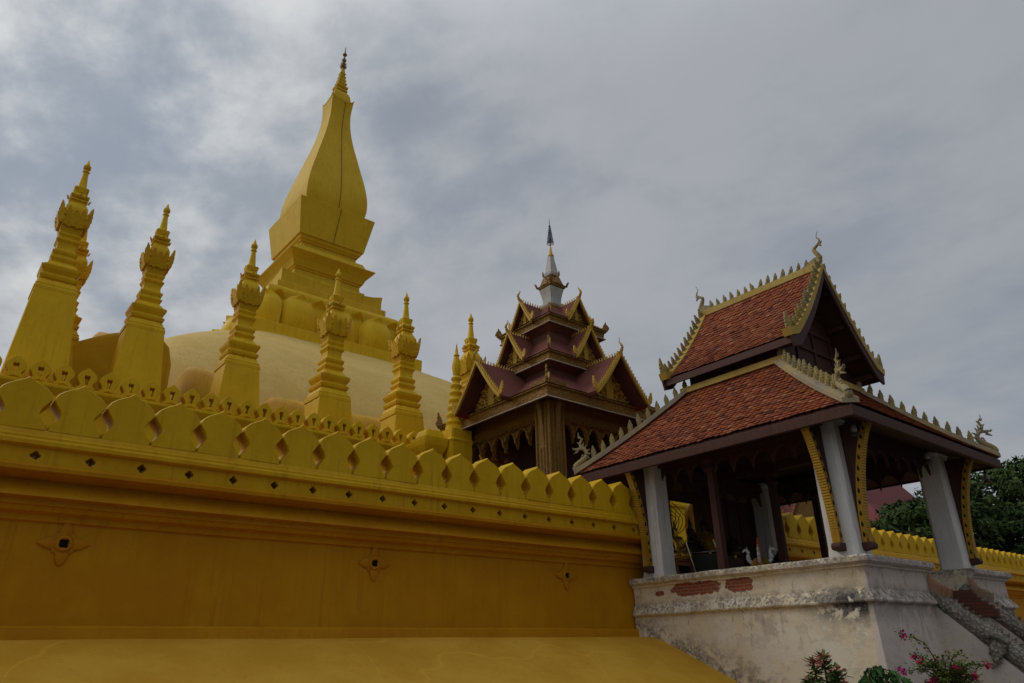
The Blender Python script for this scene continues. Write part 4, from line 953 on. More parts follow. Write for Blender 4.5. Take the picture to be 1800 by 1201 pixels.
def naga_head(p, d, s=1.0):
    d = Vector((d[0], d[1], 0)).normalized(); p = Vector(p)
    def q(x, z_): return p + d * x * s + Vector((0, 0, z_ * s))
    mb = MB(); body_ = spline([q(-.75, .20), q(-.35, .10), q(.0, .06), q(.10, .16), q(-.02, .30), q(-.22, .44), q(-.32, .60), q(-.26, .76), q(-.12, .82), q(.04, .78)], 5)
    mb.tube(body_, [max(.045, (.145 - .0022 * i)) * s for i in range(len(body_))], 9)
    sd = Vector((-d.y, d.x, 0))
    def spike(x, z_, dx, dz, w, th=.03): 
        n_ = Vector((-dz, dx)).normalized() * w
        mb.prism([((x + n_.x) * s, (z_ + n_.y) * s), ((x - n_.x) * s, (z_ - n_.y) * s), ((x + dx) * s, (z_ + dz) * s)], p, d, (0, 0, 1), sd, -th * s, th * s)
    spike(-.02, .80, .22, .03, .055, .045); spike(-.02, .74, .17, -.09, .04, .04)          # jaws
    spike(.12, .80, .06, .09, .03)                                                          # snout curl
    mb.tube(spline([q(-.14, .84), q(-.10, 1.0), q(-.16, 1.14), q(-.06, 1.30), q(-.05, 1.42)], 4), [.065 * s * (1 - i / 17.5) for i in range(17)], 6)
    for x, z_, dx, dz in ((-.24, .80, -.08, .16), (-.18, .84, -.05, .22), (-.30, .70, -.15, .10), (-.34, .60, -.15, .04), (-.30, .50, -.13, -.02), (-.08, 1.0, .10, .07), (-.13, 1.1, -.09, .09), (-.08, 1.2, .07, .07), (-.2, .6, .09, -.05), (-.16, .52, .08, -.05)): spike(x, z_, dx, dz, .04)
    return pb_(mb, 'naga_head', M['naga'], None, True, 0, 40)
for k in range(4):
    a, b_ = Elow[k], Etop[k]; d = (a - b_); dh = Vector((d.x, d.y, 0)).normalized(); sd = Vector((-dh.y, dh.x, 0)); rg_ = MB()
    def on(t): return b_ + d * t + Vector((0, 0, .02 - .10 * 4 * t * (1 - t)))
    secs = []
    for i in range(9):
        p = on(i / 8); secs.append([p + sd * x + Vector((0, 0, z_)) for x, z_ in ((-.2, -.03), (-.2, .10), (-.11, .11), (-.11, .17), (.11, .17), (.11, .11), (.2, .10), (.2, -.03))])
    pb_(wavy(MB().loft(secs), .012, 3), 'hip_ridge', M['stone_cap'])
    nf = 11
    for i in range(nf):
        put(FM if k != 0 else FM, on(.03 + i * .80 / (nf - 1)) + Vector((0, 0, .16)), dh)
    naga_head(a + Vector((0, 0, .10)) - dh * .12, dh, .92)
tr = MB()
for x0, x1, y0, y1 in ((TX_0 - .2, TX_1 + .2, TY_0 - .2, TY_0 + .02), (TX_0 - .2, TX_1 + .2, TY_1 - .02, TY_1 + .2), (TX_0 - .2, TX_0 + .02, TY_0 + .021, TY_1 - .021), (TX_1 - .02, TX_1 + .2, TY_0 + .021, TY_1 - .021)): tr.box(x0, x1, y0, y1, TZ - .06, TZ + .12)
pb_(wavy(tr, .01), 'roof_flashing', M['gold_trim'])
# upper body, gable walls with panels
ub = MB(); ub.box(TX_0 + .05, TX_1 - .05, TY_0 + .05, TY_1 - .05, 9.0, 9.70)
RX = 20.5; UZ0, UZ1 = 9.62, 12.68; UH = 2.62; UY0, UY1 = -5.15, -.62
def up_prof(t): return (UH * (1 - t), UZ0 + (UZ1 - UZ0) * (.72 * t + .28 * t * t) if True else 0)
ub.prism([(-2.15, 9.701), (2.15, 9.701), (2.0, 9.9), (0, 12.3), (-2.0, 9.9)], (RX, TY_0 + .05, 0), (1, 0, 0), (0, 0, 1), (0, 1, 0), 0, TY_1 - TY_0 - .1)
ubo = pb_(ub, 'upper_wall', M['wood'])
def batten(*a): pb_(MB().box(*a), 'batten', M['wood'], ubo)
y = TY_0 + .048
for x in (-2.12, -1.05, 0, 1.05, 2.12):
    zt_ = 9.68 if abs(x) > 2 else 12.2 - abs(x) * 1.2
    batten(RX + x - .05, RX + x + .05, y - .05, y, 9.2, zt_ - .1)
for z_ in (9.3, 9.95, 10.6, 11.3):
    hw = 2.15 if z_ < 9.7 else 2.1 * (12.3 - z_) / 2.4
    batten(RX - hw, RX + hw, y - .06, y - .001, z_, z_ + .09)
for i in range(5): yy = TY_0 + .1 + i * .73; batten(TX_0 + .0, TX_0 + .049, yy, yy + .1, 9.2, 9.69)
# upper roof
nn = 14; rings = []
for y in (UY0, UY1):
    L = [(RX - up_prof(i / nn)[0], y, up_prof(i / nn)[1]) for i in range(nn + 1)] + [(RX + up_prof(i / nn)[0], y, up_prof(i / nn)[1]) for i in range(nn - 1, -1, -1)]
    rings.append(L + [(RX + (x - RX) * .97, yy, zz - .14) for x, yy, zz in reversed(L)])
pb_(MB().loft(rings), 'upper_roof_deck', M['wood'], None, True, 0, 30)
pur = MB()
for i in (1, 4, 8, 12):
    for s_ in (-1, 1):
        x, z_ = up_prof(i / nn); pb_(MB().box(RX + s_ * x * .95 - .07, RX + s_ * x * .95 + .07, UY0 + .08, TY_0 + .04, z_ - .30, z_ - .16), 'purlin', M['wood'])
fb2 = MB()
for s_ in (-1, 1): pb_(MB().box(*sorted((RX + s_ * (UH - .02), RX + s_ * (UH + .05))), UY0 + .02, UY1 - .02, UZ0 - .22, UZ0 - .01), 'eave_board', M['fascia'])
for s_ in (-1, 1):
    def S2(t, s, s_=s_): x, z_ = up_prof(t); return Vector((RX + s_ * x, s, z_ + .02))
    tiles(S2, 24, .175, lambda t: (UY0 + .16, UY1 - .16), 20 + s_, 'upper_roof_tiles', M['tile'])
rdg = MB().box(RX - .13, RX + .13, UY0 - .02, UY1 + .02, UZ1 - .06, UZ1 + .13); rdg.box(RX - .07, RX + .07, UY0, UY1, UZ1 + .132, UZ1 + .19); pb_(wavy(rdg, .01), 'ridge_cap', M['gold_trim'])
for i in range(14):
    y = UY1 - .42 - i * (UY1 - UY0 - .85) / 13; put(FM2, (RX, y, UZ1 + .19), (0, 1 if i < 7 else -1, 0), .12)
for y, dy in ((UY0, -1), (UY1, 1)):
    bb_ = MB(); wd = MB()
    for s_ in (-1, 1):
        P = [up_prof(i / nn) for i in range(nn + 1)]; P[0] = (P[0][0] + .22, P[0][1] + .03)
        o_ = [(s_ * x, z_ + .16) for x, z_ in P]; i_ = [(s_ * x * .97, z_ - .06) for x, z_ in P]
        bb_.prism(o_ + i_[::-1], (RX, y, 0), (1, 0, 0), (0, 0, 1), (0, dy, 0), -.17, .10)
        j_ = [(s_ * x * .94, z_ - .38) for x, z_ in P]; wd.prism(i_ + j_[::-1], (RX, y, 0), (1, 0, 0), (0, 0, 1), (0, dy, 0), .0, .07)
        for i in range(12):
            t = .07 + i * .88 / 11; x, z_ = up_prof(t); put(FM2, (RX + s_ * x, y + dy * .02, z_ + .15), (s_, 0, 0), .5)
        put(FM3, (RX + s_ * (UH + .10), y + dy * .0, UZ0 + .16), (s_, 0, 0), .10)
    pb_(bb_, 'barge_board', M['gold_trim']); pb_(wd, 'gable_trim', M['wood'])
    ch = [(0, -.55 * 0, 0), (0, .12, .22), (0, .02, .46), (0, -.02, .60), (0, .16, .74), (0, .22, .86), (0, .14, 1.0), (0, .2, 1.18)]
    pth = spline([(RX, y + dy * (q[1] - .05), UZ1 + .12 + q[2] * .98) for q in ch], 4)
    cm = MB().tube(pth, [max(.10 - .0036 * i, .012) for i in range(len(pth))], 8)
    cm.prism([(0, 0), (.16, .03), (.10, -.05), (.13, -.16), (.02, -.08)], (RX, y + dy * .08, UZ1 + .86), (0, dy, 0), (0, 0, 1), (1, 0, 0), -.025, .025)
    cm.prism([(-.6, 0), (.05, 0), (.05, .2), (-.12, .2), (-.3, .12)], (RX, y, UZ1 + .19), (0, dy, 0), (0, 0, 1), (1, 0, 0), -.06, .06)
    pb_(cm, 'ridge_horn', M['naga'], None, True, 0, 50)

# ------------------------------------------------------------------ hanging lanterns
def lantern(x, y, ztop, label, first=None):
    t = thing('hanging_lantern', label, 'lantern', (x, y, ztop), 'lanterns hanging from the porch eaves')
    MB().tube([(0, 0, 0), (0, 0, -.14)], .008, 5).build('hook', M['black'], t)
    MB().lathe([(.02, -.10), (.05, -.14), (.07, -.17), (.05, -.19)], n=12).build('cap', M['bronze'], t)
    MB().lathe([(.05, -.19), (.075, -.25), (.075, -.31), (.055, -.36)], n=12).build('glass_chimney', M['glass'], t, True)
    b_ = MB().lathe([(.06, -.36), (.09, -.38), (.10, -.43), (.09, -.47), (.02, -.48)], n=12)
    for s_ in (-1, 1): b_.tube(spline([(s_ * .03, 0, -.13), (s_ * .12, 0, -.2), (s_ * .13, 0, -.32), (s_ * .09, 0, -.42)], 4), .010, 5)
    b_.build('burner_base', M['bronze'], t)
lantern(16.92, -6.72, 6.62, 'small oil lantern hanging at the near corner of the porch beside the bracket')
lantern(21.2, -6.62, 6.6, 'small oil lantern hanging under the front eave left of the right white column')
lantern(25.0, -6.75, 6.5, 'small dark oil lantern hanging free against the trees at the right eave end')

# ------------------------------------------------------------------ altar things inside the porch
tbm = thing('altar_table', 'brown wooden altar table with dark open front beside the left white column', 'table', (18.1, .05, 3.47))
MB().box(-.45, .45, -.5, .5, .50, .56).build('top', M['table'], tbm, False, .01)
lg = MB()
for sx in (-1, 1):
    for sy in (-1, 1): MB().box(sx * .4 - .05, sx * .4 + .05, sy * .44 - .05, sy * .44 + .05, 0, .50).build('leg', M['table'], tbm)
MB().box(-.40, .40, -.44, .44, .38, .498).build('apron_rail', M['table'], tbm); MB().box(-.34, .34, -.38, .38, .02, .378).build('shade_block', M['dark'], tbm)  # dark block stands in for the shade under the table top

def skin_figure(name, verts, edges, radii, m, parent=None, sub=2):
    me = bpy.data.meshes.new(name); me.from_pydata(verts, edges, []); o = bpy.data.objects.new(name, me); C.objects.link(o)
    sk = o.modifiers.new('s', 'SKIN'); sk.use_smooth_shade = True; o.modifiers.new('u', 'SUBSURF').levels = sub
    for i, r_ in enumerate(radii): me.skin_vertices[0].data[i].radius = (r_, r_) if not isinstance(r_, tuple) else r_
    me.skin_vertices[0].data[0].use_root = True
    ev = bpy.data.meshes.new_from_object(o.evaluated_get(bpy.context.evaluated_depsgraph_get())); bpy.data.objects.remove(o)
    ob = link(name, ev, m, parent, True, 0, 180); return ob
def buddha(loc, s, m, label, rz, cat='statue', halo=False):
    t = thing('seated_buddha', label, cat, loc, None, rz); t.scale = (s, s, s)
    V_ = [(0, 0, .22), (0, 0, .40), (0, 0, .58), (0, 0, .70), (0, -.01, .80), (0, -.01, .90), (0, 0, 1.0),
          (.17, 0, .64), (.23, -.03, .44), (.15, -.18, .30), (.04, -.24, .26), (-.17, 0, .64), (-.23, -.03, .44), (-.15, -.18, .30), (-.04, -.24, .25),
          (.20, -.05, .14), (.36, -.14, .11), (.18, -.28, .12), (-.02, -.26, .12), (-.20, -.05, .14), (-.36, -.14, .11), (-.18, -.28, .13), (.02, -.27, .17)]
    E_ = [(0, 1), (1, 2), (2, 3), (3, 4), (4, 5), (5, 6), (2, 7), (7, 8), (8, 9), (9, 10), (2, 11), (11, 12), (12, 13), (13, 14), (0, 15), (15, 16), (16, 17), (17, 18), (0, 19), (19, 20), (20, 21), (21, 22)]
    Rr = [.17, .13, .165, .07, .095, .085, .045, .075, .06, .045, .035, .075, .06, .045, .035, .12, .10, .075, .05, .12, .10, .075, .05]
    skin_figure('body', V_, E_, Rr, m, t)
    MB().lathe([(.03, .98), (.05, 1.02), (.03, 1.08), (.008, 1.2)], n=10).build('flame_tip', m, t, True)
    MB().loft([[(.46 * a_ * math.cos(k * PI / 8), -.06 + .34 * a_ * math.sin(k * PI / 8), z_) for k in range(16)] for a_, z_ in ((1, -.0), (1.04, .03), (.9, .05), (.95, .08), (.9, .1))]).build('lotus_seat', m, t, True, 0, 40)
    if halo:
        h = MB()
        for k, sc in enumerate((1, .72, .46, .24)):
            P = spline([(0, .06, .72), (.34 * sc, .08, .95 + .1 * (1 - sc)), (.46 * sc, .08, 1.25), (.25 * sc, .08, 1.25 + .30 * sc), (0, .08, 1.25 + .55 * sc)], 6)
            for s_ in (-1, 1): h.tube([(s_ * p.x, p.y, p.z) for p in P], .012, 5)
        for k in range(5): h.tube([(0, .08, .9), (.42 * math.sin((k - 2) * .4), .08, 1.25 + .35 * math.cos((k - 2) * .5))], .009, 5)
        h.build('wire_halo', M['iron'], t)
    return t
buddha((18.15, -.12, 4.03), 1.0, M['gold'], 'golden seated buddha statue with open wire halo on the altar table', -.5, halo=True)
sh = thing('altar_shelf', 'dark stepped altar shelf carrying small dark statues in the porch', 'shelf', (20.0, .05, 3.47))
MB().box(-.9, 1.3, -.35, .5, 0, .75).build('step', M['wood'], sh); MB().box(-.9, 1.3, .0, .5, .752, 1.1).build('upper_step', M['wood'], sh)
buddha((19.35, .2, 4.57), .78, M['bronze'], 'dark bronze seated statue right behind the golden buddha', 0.0)
t2 = thing('standing_statue', 'dark standing robed statue seen against the gold terrace behind', 'statue', (20.15, .25, 4.57), None, -.2)
skin_figure('body', [(0, 0, .45), (0, 0, .62), (0, 0, .80), (0, 0, .90), (0, -.01, .98), (0, 0, 1.06), (.13, 0, .76), (.17, -.03, .58), (.13, -.10, .48), (-.13, 0, .76), (-.17, -.03, .58), (-.13, -.10, .48), (0, 0, .25), (0, 0, .02)], [(0, 1), (1, 2), (2, 3), (3, 4), (4, 5), (2, 6), (6, 7), (7, 8), (2, 9), (9, 10), (10, 11), (0, 12), (12, 13)], [.11, .10, .115, .045, .075, .05, .05, .045, .035, .05, .045, .035, .12, .15], M['bronze'], t2)
MB().lathe([(.2, 0), (.2, .03), (.16, .05)], n=14).build('base', M['bronze'], t2)
def offering(loc, s, label, m):
    t = thing('floral_offering', label, 'offering', loc); t.scale = (s, s, s)
    MB().lathe([(.16, 0), (.17, .02), (.06, .06), (.05, .14), (.2, .2), (.22, .24)], n=16).build('stand', M['gold'], t, True, 0, 40)
    c = MB(); rnd = random.Random(3)
    c.lathe([(.2, .24), (.26, .36), (.22, .5), (.12, .66), (.03, .8)], n=14)
    for k in range(70):
        z_ = .26 + .5 * rnd.random(); rr = .25 * (1 - max(0, z_ - .36) / .5); a = rnd.random() * 2 * PI
        c.merge(MB().prism(leaf_outline(.1, .12), (rr * math.cos(a), rr * math.sin(a), z_), (-math.sin(a), math.cos(a), 0), (math.cos(a) * .5, math.sin(a) * .5, .8), (math.cos(a), math.sin(a), 0), -.01, .02))
    c.build('flower_cone', m, t)
offering((19.7, -.2, 4.22), .95, 'golden flower cone offering on the shelf before the dark statues', M['gold'])
offering((21.1, -.15, 4.22), .9, 'dull flower cone offering on the shelf right of the wooden post', M['bronze'])
ez = thing('sign_easel', 'dark notice board on a leaning chrome pole easel in the porch', 'easel', (18.3, -1.15, 3.47))
p1a, p1b = Vector((-.05, .45, 0)), Vector((-.3, .55, 1.05)); p2a, p2b = Vector((.05, -.45, .1)), Vector((-.2, -.36, .98))
for a, b_ in ((p1a, p1b), (p2a, p2b)):
    MB().tube([a, b_], .022, 8).build('pole', M['chrome'], ez, True)
    MB().lathe([(.001, -.04), (.03, -.02), (.035, 0), (.03, .02), (.001, .04)], n=10).build('brass_knob', M['gold'], ez, True).location = b_
MB().tube([(-.21, .68, .72), (-.17, -.58, .68)], .016, 8).build('cross_bar', M['chrome'], ez, True)
MB().add([(-.20, .50, .64), (-.16, -.44, .62), (.06, -.44, .02), (.02, .50, .02), (-.16, .50, .65), (-.12, -.44, .63), (.10, -.44, .03), (.06, .50, .03)], [(0, 1, 2, 3), (7, 6, 5, 4), (0, 1, 5, 4), (1, 2, 6, 5), (2, 3, 7, 6), (3, 0, 4, 7)]).build('board', M['panel'], ez)
for o_ in list(ez.children):
    if o_.name.startswith('foot'): pass
MB().tube([(-.05, .45, .01), (.2, .5, .01)], .02, 6).build('foot', M['chrome'], ez); MB().tube([(.05, -.45, .1), (.22, -.62, .01)], .02, 6).build('foot', M['chrome'], ez)
oc = thing('paper_naga_offering', 'orange spiral candle with white paper naga figures on a gold tray', 'offering', (18.4, -2.75, 3.47)); oc.scale = (.78, .78, .9)
MB().lathe([(.5, .0), (.52, .1), (.4, .2), (.3, .3), (.2, .42)], n=8).build('tray', M['gold'], oc)
cd = MB(); 
for i in range(9): cd.lathe([(.10 - i * .009, .42 + i * .07), (.085 - i * .009, .485 + i * .07)], n=10)
cd.build('candle', M['orange'], oc)
for k in range(4):
    a = k * PI / 2 + .5; q = MB(); d = Vector((math.cos(a), math.sin(a), 0))
    q.tube(spline([d * .3 + Vector((0, 0, .3)), d * .42 + Vector((0, 0, .42)), d * .36 + Vector((0, 0, .58)), d * .46 + Vector((0, 0, .68)), d * .56 + Vector((0, 0, .62))], 4), [.06] * 8 + [.055, .05, .05, .045, .04, .035, .03, .025, .02], 7)
    for j in range(4): q.prism([(-.03, 0), (.03, 0), (0, .12)], d * (.34 + .02 * j) + Vector((0, 0, .42 + .08 * j)), d, (0, 0, 1), (-d.y, d.x, 0), -.012, .012)
    q.build('paper_naga', M['paper'], oc, True, 0, 50)
jar = thing('dark_urn', 'dark rounded urn at the back right of the porch floor', 'urn', (22.7, -.75, 3.47))
MB().lathe([(.18, 0), (.3, .15), (.36, .4), (.3, .65), (.16, .78), (.2, .86)], n=20).build('bowl', M['bronze'], jar, True, 0, 50); MB().lathe([(.17, .862), (.12, .92), (.03, .98), (.04, 1.02), (.005, 1.06)], n=16).build('lid', M['bronze'], jar, True)
bell = thing('golden_bell', 'large golden bell shaped dome behind the gateway, seen through the porch', 'bell', (24.2, 3.0, 2))
MB().box(-.9, .9, -.9, .9, 0, 2.9).build('pedestal', M['stupa'], bell)
MB().lathe([(.95, 2.9), (.98, 3.0), (.88, 3.1), (.84, 3.4), (.86, 4.0), (.82, 4.5), (.68, 4.9), (.42, 5.15), (.12, 5.25)], n=32).build('bell_body', M['gold'], bell, True, 0, 50)

# ------------------------------------------------------------------ small fittings
flt = thing('floodlight', 'small black floodlight perched on the stupa buttress at the left', 'light', (4.2, 13.75, 11.9))
MB().box(-.16, .16, -.10, .10, .08, .34).build('lamp_housing', M['black'], flt, False, .02); MB().tube([(0, 0, -.05), (0, 0, .1)], .025, 6).build('bracket', M['black'], flt)

# ------------------------------------------------------------------ trees
def leaf_cloud(centers, nper, size, rnd, flat=.5):
    vs = []; fs = []
    for (c, rad) in centers:
        for _ in range(int(nper * rad ** 2)):
            v = Vector((rnd.gauss(0, 1), rnd.gauss(0, 1), rnd.gauss(0, 1))).normalized() * rad * rnd.uniform(.45, 1.08); v.z *= .75
            p = c + v; n = (v.normalized() + Vector((rnd.gauss(0, .6), rnd.gauss(0, .6), rnd.gauss(0, .6) + .3))).normalized()
            a = n.orthogonal().normalized(); a = Matrix.Rotation(rnd.random() * 6.28, 3, n) @ a; b_ = n.cross(a); s = size * rnd.uniform(.6, 1.4)
            i = len(vs); vs += [p - a * s, p + b_ * s * .42 - n * s * .1, p + a * s, p - b_ * s * .42 - n * s * .1]; fs.append((i, i + 1, i + 2, i + 3))
    m_ = MB(); m_.v = [tuple(v) for v in vs]; m_.f = fs; return m_
def tree(loc, h, w, label, seedv, lm, z0=.25, dens=95, size=.26, cat='tree'):
    rnd = random.Random(seedv); t = thing('broadleaf_tree', label, cat, loc, 'trees beyond the right end of the wall')
    tk = MB(); tk.tube(spline([(0, 0, 0), (.15, .1, h * .25), (-.1, .1, h * .5), (.05, 0, h * .8)], 4), [h * .03 * (1 - i / 14) + .03 for i in range(13)], 9)
    cs = []
    for k in range(74):
        z_ = h * (z0 + (1 - z0) * rnd.random() ** .8); env = w * math.sqrt(max(.05, 1 - ((z_ / h - (z0 + 1) / 2) / ((1.04 - z0) / 2)) ** 2))
        a = rnd.random() * 6.28; rr = env * math.sqrt(rnd.random()); rad = rnd.uniform(.13, .24) * w + .35
        c = Vector((rr * math.cos(a), rr * math.sin(a), min(z_, h - rad * .5))); cs.append((c, rad))
        if k % 2 == 0: tk.tube([(0, 0, max(h * .15, c.z * .55)), Vector((c.x * .5, c.y * .5, c.z * .8)), c], [h * .011, h * .007, .02], 5)
    tk.build('trunk', M['trunk'], t, True); leaf_cloud(cs, dens, size, rnd).build('crown', lm, t)
TREES = [((56.2, 10.6), 10.0, 2.5, 'small green tree just above the wall merlons before the far red roof', M['leaf'], .05),
         ((59.4, 9.4), 11.3, 2.9, 'bushy green tree low behind the wall just right of the near bracket', M['leaf'], .08),
         ((62.0, 7.5), 11.9, 3.4, 'dark bushy tree behind the wall beside the fan palm', M['leaf2'], .05),
         ((72.0, 4.0), 15.8, 5.4, 'tall green tree directly right of the right white column against the sky', M['leaf'], .2),
         ((79.5, 1.5), 14.6, 6.0, 'dense dark tree at the extreme right edge behind the wall', M['leaf2'], .15),
         ((66.0, 8.3), 14.3, 3.9, 'green tree behind the wall in the gap left of the right white column', M['leaf'], .2),
         ((64.8, 12.0), 12.6, 3.0, 'dark green tree farthest back beside the right end of the far red roof', M['leaf2'], .15),
         ((67.5, 5.0), 11.2, 4.0, 'low bushy tree just above the merlons right of the right white column', M['leaf2'], .08),
         ((76.0, -1.0), 11.0, 4.6, 'low dark tree just above the wall near the right edge', M['leaf2'], .08)]
for i, ((x, y), h, w, lab, lm, z0) in enumerate(TREES): tree((x, y, 0), h, w, lab, 40 + i, lm, z0)
# fan palm
pt = thing('fan_palm', 'fan palm with grey green leaves beside the right white column behind the wall', 'palm', (62.5, 8.6, 0))
MB().tube([(0, 0, 0), (.1, 0, 4), (0, .1, 8.4)], [.3, .24, .2], 9).build('trunk', M['trunk'], pt, True)
rnd = random.Random(5); pl = MB()
for k in range(30):
    a = rnd.random() * 6.28; e = rnd.uniform(-.5, 1.2); d = Vector((math.cos(a) * math.cos(e), math.sin(a) * math.cos(e), math.sin(e))); b0 = Vector((0, 0, 8.3)); c = b0 + d * 1.3
    sd = d.cross(Vector((0, 0, 1))).normalized(); upv = sd.cross(d)
    pl.tube([b0, c], .03, 4)
    for j in range(15):
        th = (j - 7) * .19; dd = (d * math.cos(th) + sd * math.sin(th)).normalized(); tip = c + dd * 1.25 - Vector((0, 0, .28)); s2 = dd.cross(upv).normalized() * .055
        pl.add([c, c + dd * .6 + s2, tip, c + dd * .6 - s2], [(0, 1, 2, 3)])
pl.build('crown', M['palmleaf'], pt)

# ------------------------------------------------------------------ far buildings
fh = thing('far_hall', 'distant hall with plain dull red roof behind the trees at right', 'hall', (76.9, 20.0, 0)); fh.scale = (1.12, 1.12, 1.12)
MB().box(-9, 9, -5, 5, 0, 9.5).build('wall', M['hallwall'], fh)
wn = MB()
for i in range(7): wn.box(-8 + i * 2.5, -7 + i * 2.5, -5.06, -5.001, 4, 7.5)
for i in range(3): wn.box(-9.06, -9.001, -3.6 + i * 2.6, -2.6 + i * 2.6, 4, 7.5)
for i in range(1): wn.build('window', M['dark'], fh)
MB().loft([[(-10, -6.2, 9.3), (10, -6.2, 9.3), (10, 6.2, 9.3), (-10, 6.2, 9.3)], [(-7.5, -3, 12.3), (7.5, -3, 12.3), (7.5, 3, 12.3), (-7.5, 3, 12.3)], [(-6, -.1, 16.3), (6, -.1, 16.3), (6, .1, 16.3), (-6, .1, 16.3)]]).build('roof', M['redroof'], fh)
fs_ = thing('far_shrine', 'distant gilded shrine gable with dark roof edge seen through the porch', 'shrine', (44.3, 12.2, 0))
MB().box(-2.4, 2.4, -2.4, 2.4, 0, 9.0).build('wall', M['gilt'], fs_)
for k in range(4):
    rot = Matrix.Rotation(k * PI / 2, 4, 'Z')
    q = MB(); q.prism([(-2.9, 8.9), (0, 12.6), (2.9, 8.9), (2.6, 8.8), (0, 12.2), (-2.6, 8.8)], (0, -3.2, 0), (1, 0, 0), (0, 0, 1), (0, 1, 0), 0, 3.2)
    MB().merge(q, rot).build('gable_roof', M['ptile'], fs_)
    q = MB(); q.prism([(-2.4, 8.9), (2.4, 8.9), (0, 12.0)], (0, -2.9, 0), (1, 0, 0), (0, 0, 1), (0, 1, 0), 0, .2)
    for s_ in (-1, 1):
        for i in range(18): q.prism([(-.06, 0), (.08, 0), (.04, .2)], (s_ * 2.9 * (1 - i / 18), -3.2, 8.9 + 3.7 * i / 18), (s_, 0, 0), (0, 0, 1), (0, 1, 0), -.05, .05)
    MB().merge(q, rot).build('pediment', M['gilt'], fs_)
MB().sq([(1.5, 11.0), (1.2, 12.4), (.9, 13.2), (.4, 14.2), (.1, 16)]).build('spire', M['gilt'], fs_)

# ------------------------------------------------------------------ flowering shrubs in front of the base
def leafblade(mb, p, d, n, L, w, fold=.15):
    d = d.normalized(); s = d.cross(n).normalized(); nn_ = s.cross(d)
    mb.add([p, p + d * L * .35 + s * w, p + d * L * .7 + s * w * .75, p + d * L, p + d * L * .7 - s * w * .75, p + d * L * .35 - s * w, p + d * L * .5 - nn_ * w * fold * 2], [(0, 1, 6), (1, 2, 6), (2, 3, 6), (3, 4, 6), (4, 5, 6), (5, 0, 6)])
bg_ = thing('bougainvillea', 'bougainvillea shrub with magenta and purple bracts before the porch stair', 'shrub', (15.7, -8.0, 0))
rnd = random.Random(11); stm = MB(); lf = MB(); br = MB()
stm.tube(spline([(0, 0, 0), (.04, .02, .4), (0, 0, .78)], 4), .045, 7)
for k in range(40):
    a = rnd.random() * 6.28; L = rnd.uniform(.25, .62); up = rnd.uniform(.1, 1.5)
    tipz = .80 + L * up * .95
    if k < 4: L = (.85, .9, .6, .75)[k]; a = (2.5, -.55, 2.2, -.3)[k]; tipz = (1.22, 1.30, 1.82, 1.1)[k]
    P = spline([(0, 0, .62 + .2 * rnd.random()), (math.cos(a) * L * .4, math.sin(a) * L * .4, .78 + (tipz - .78) * .75), (math.cos(a) * L, math.sin(a) * L, tipz - .12 * L)], 6)
    stm.tube(P, [.016 - .001 * i for i in range(len(P))], 5)
    for i in range(2, len(P)):
        for _ in range(7):
            p = P[i] + Vector((rnd.gauss(0, .05), rnd.gauss(0, .05), rnd.gauss(0, .045))); d = Vector((rnd.gauss(0, 1), rnd.gauss(0, 1), rnd.gauss(0, .6)))
            leafblade(lf, p, d, Vector((rnd.gauss(0, .5), rnd.gauss(0, .5), 1)), rnd.uniform(.05, .085), .020)
    if k % 3 == 0 or k < 4:
        for c in (P[-1],):
            cl = MB()
            for _ in range(16):
                p = c + Vector((rnd.gauss(0, .026), rnd.gauss(0, .026), rnd.gauss(0, .024))); d = Vector((rnd.gauss(0, 1), rnd.gauss(0, 1), rnd.gauss(0, 1)))
                leafblade(cl, p, d, Vector((rnd.gauss(0, 1), rnd.gauss(0, 1), 1)), .068, .030)
            cl.build('flower_cluster', M['bract'], bg_)
stm.build('stem', M['stem'], bg_, True); lf.build('foliage', M['bleaf'], bg_)
ct = thing('crown_of_thorns_shrub', 'dark green leafy shrub with salmon pink flower clusters before the cream base', 'shrub', (11.3, -8.0, 0))
stm = MB(); lf = MB(); br = MB()
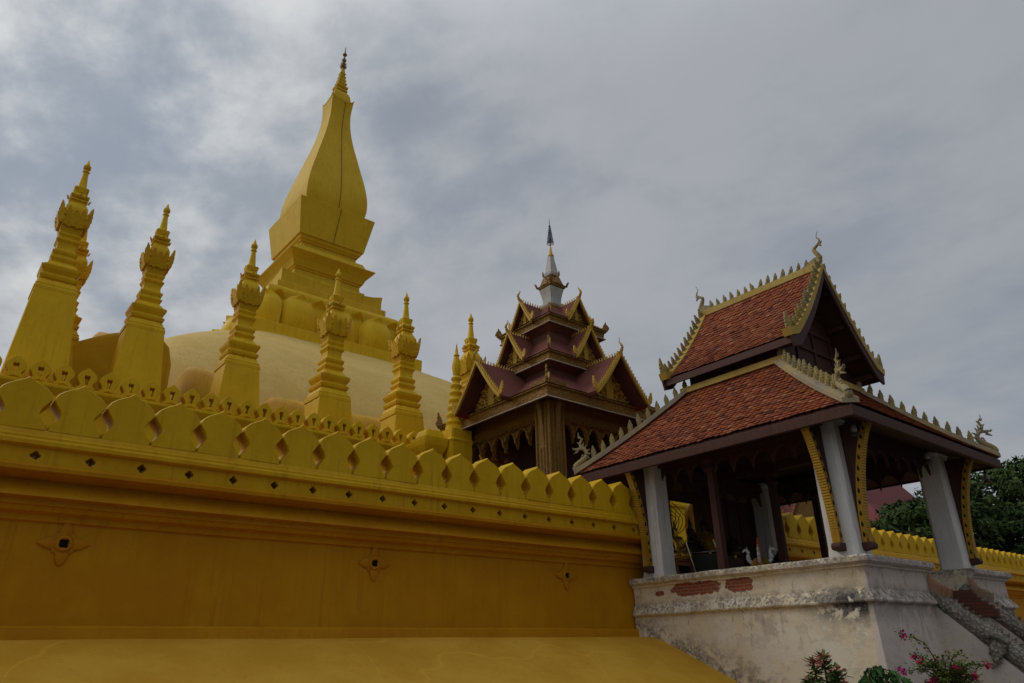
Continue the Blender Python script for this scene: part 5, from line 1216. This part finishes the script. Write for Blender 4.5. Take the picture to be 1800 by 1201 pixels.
for k in range(13):
    a = rnd.random() * 6.28; x = rnd.uniform(-.62, .72); y = rnd.uniform(-.35, .35); top = 1.12 + rnd.uniform(-.25, .25) - max(0, x) * .28
    if k == 0: x, y, top = -.42, -.1, 1.36
    if k == 1: x, y, top = -.12, -.1, 1.42
    if k == 2: x, y, top = .22, -.1, 1.22
    P = spline([(x * .35, y * .35, 0), (x * .8, y * .8, .5), (x, y, top)], 5); stm.tube(P, [.03 - .0014 * i for i in range(len(P))], 6)
    for i in range(4, len(P)):
        for _ in range(22 if i > 6 else 11):
            p = P[i] + Vector((rnd.gauss(0, .02), rnd.gauss(0, .02), rnd.gauss(0, .03))); an = rnd.random() * 6.28
            leafblade(lf, p, Vector((math.cos(an), math.sin(an), rnd.uniform(-.3, .7))), Vector((0, 0, 1)), rnd.uniform(.12, .20), .034)
    if k % 2 == 0 or k < 2:
        c = P[-1] + Vector((-.03, -.05, .03))
        cl = MB()
        for _ in range(40):
            v = Vector((rnd.gauss(0, 1), rnd.gauss(0, 1), rnd.gauss(0, .7))).normalized() * rnd.uniform(.02, .085); leafblade(cl, c + v, v, Vector((rnd.gauss(0, 1), rnd.gauss(0, 1), 1)), .035, .018)
        cl.build('flower_cluster', M['pinkfl'], ct)
stm.build('stem', M['stem'], ct, True); lf.build('foliage', M['gleaf'], ct)
vn = thing('trailing_vine', 'low trailing vine with bright green heart leaves between the two flowering shrubs', 'vine', (13.2, -8.1, 0))
stm = MB(); lf = MB()
for k in range(5):
    y0 = -.15 + k * .07; P = spline([(-1.2 + .15 * k, y0, .0), (-1.0 + .1 * k, y0, 1.16 - .05 * k), (-.4, y0 - .05, 1.20 - .05 * k), (.3, y0, 1.02 - .07 * k), (.9 + .1 * k, y0, .86 - .06 * k), (1.5, y0, .72 - .04 * k)], 8)
    stm.tube(P, .010, 5)
    for i in range(6, len(P)):
        for _ in range(3):
            p = P[i] + Vector((rnd.gauss(0, .03), rnd.gauss(0, .04), rnd.gauss(0, .02))); leafblade(lf, p, Vector((rnd.gauss(0, .6), rnd.gauss(0, .5), -1 + rnd.gauss(0, .5))), Vector((rnd.gauss(0, .3), -1, .5)), rnd.uniform(.09, .14), .046)
stm.build('stem', M['stem'], vn); lf.build('foliage', M['vleaf'], vn)
wd_ = thing('wall_weed', 'tiny green weed growing from the base where the stair wall meets it', 'weed', (19.9, -6.62, 2.35))
lf = MB()
for _ in range(40): leafblade(lf, Vector((rnd.gauss(0, .04), rnd.gauss(0, .03), rnd.gauss(0, .06))), Vector((rnd.gauss(-.3, .6), rnd.gauss(-.6, .5), rnd.gauss(-.3, .6))), Vector((rnd.gauss(0, 1), -1, .6)), .09, .03)
lf.build('foliage', M['vleaf'], wd_)
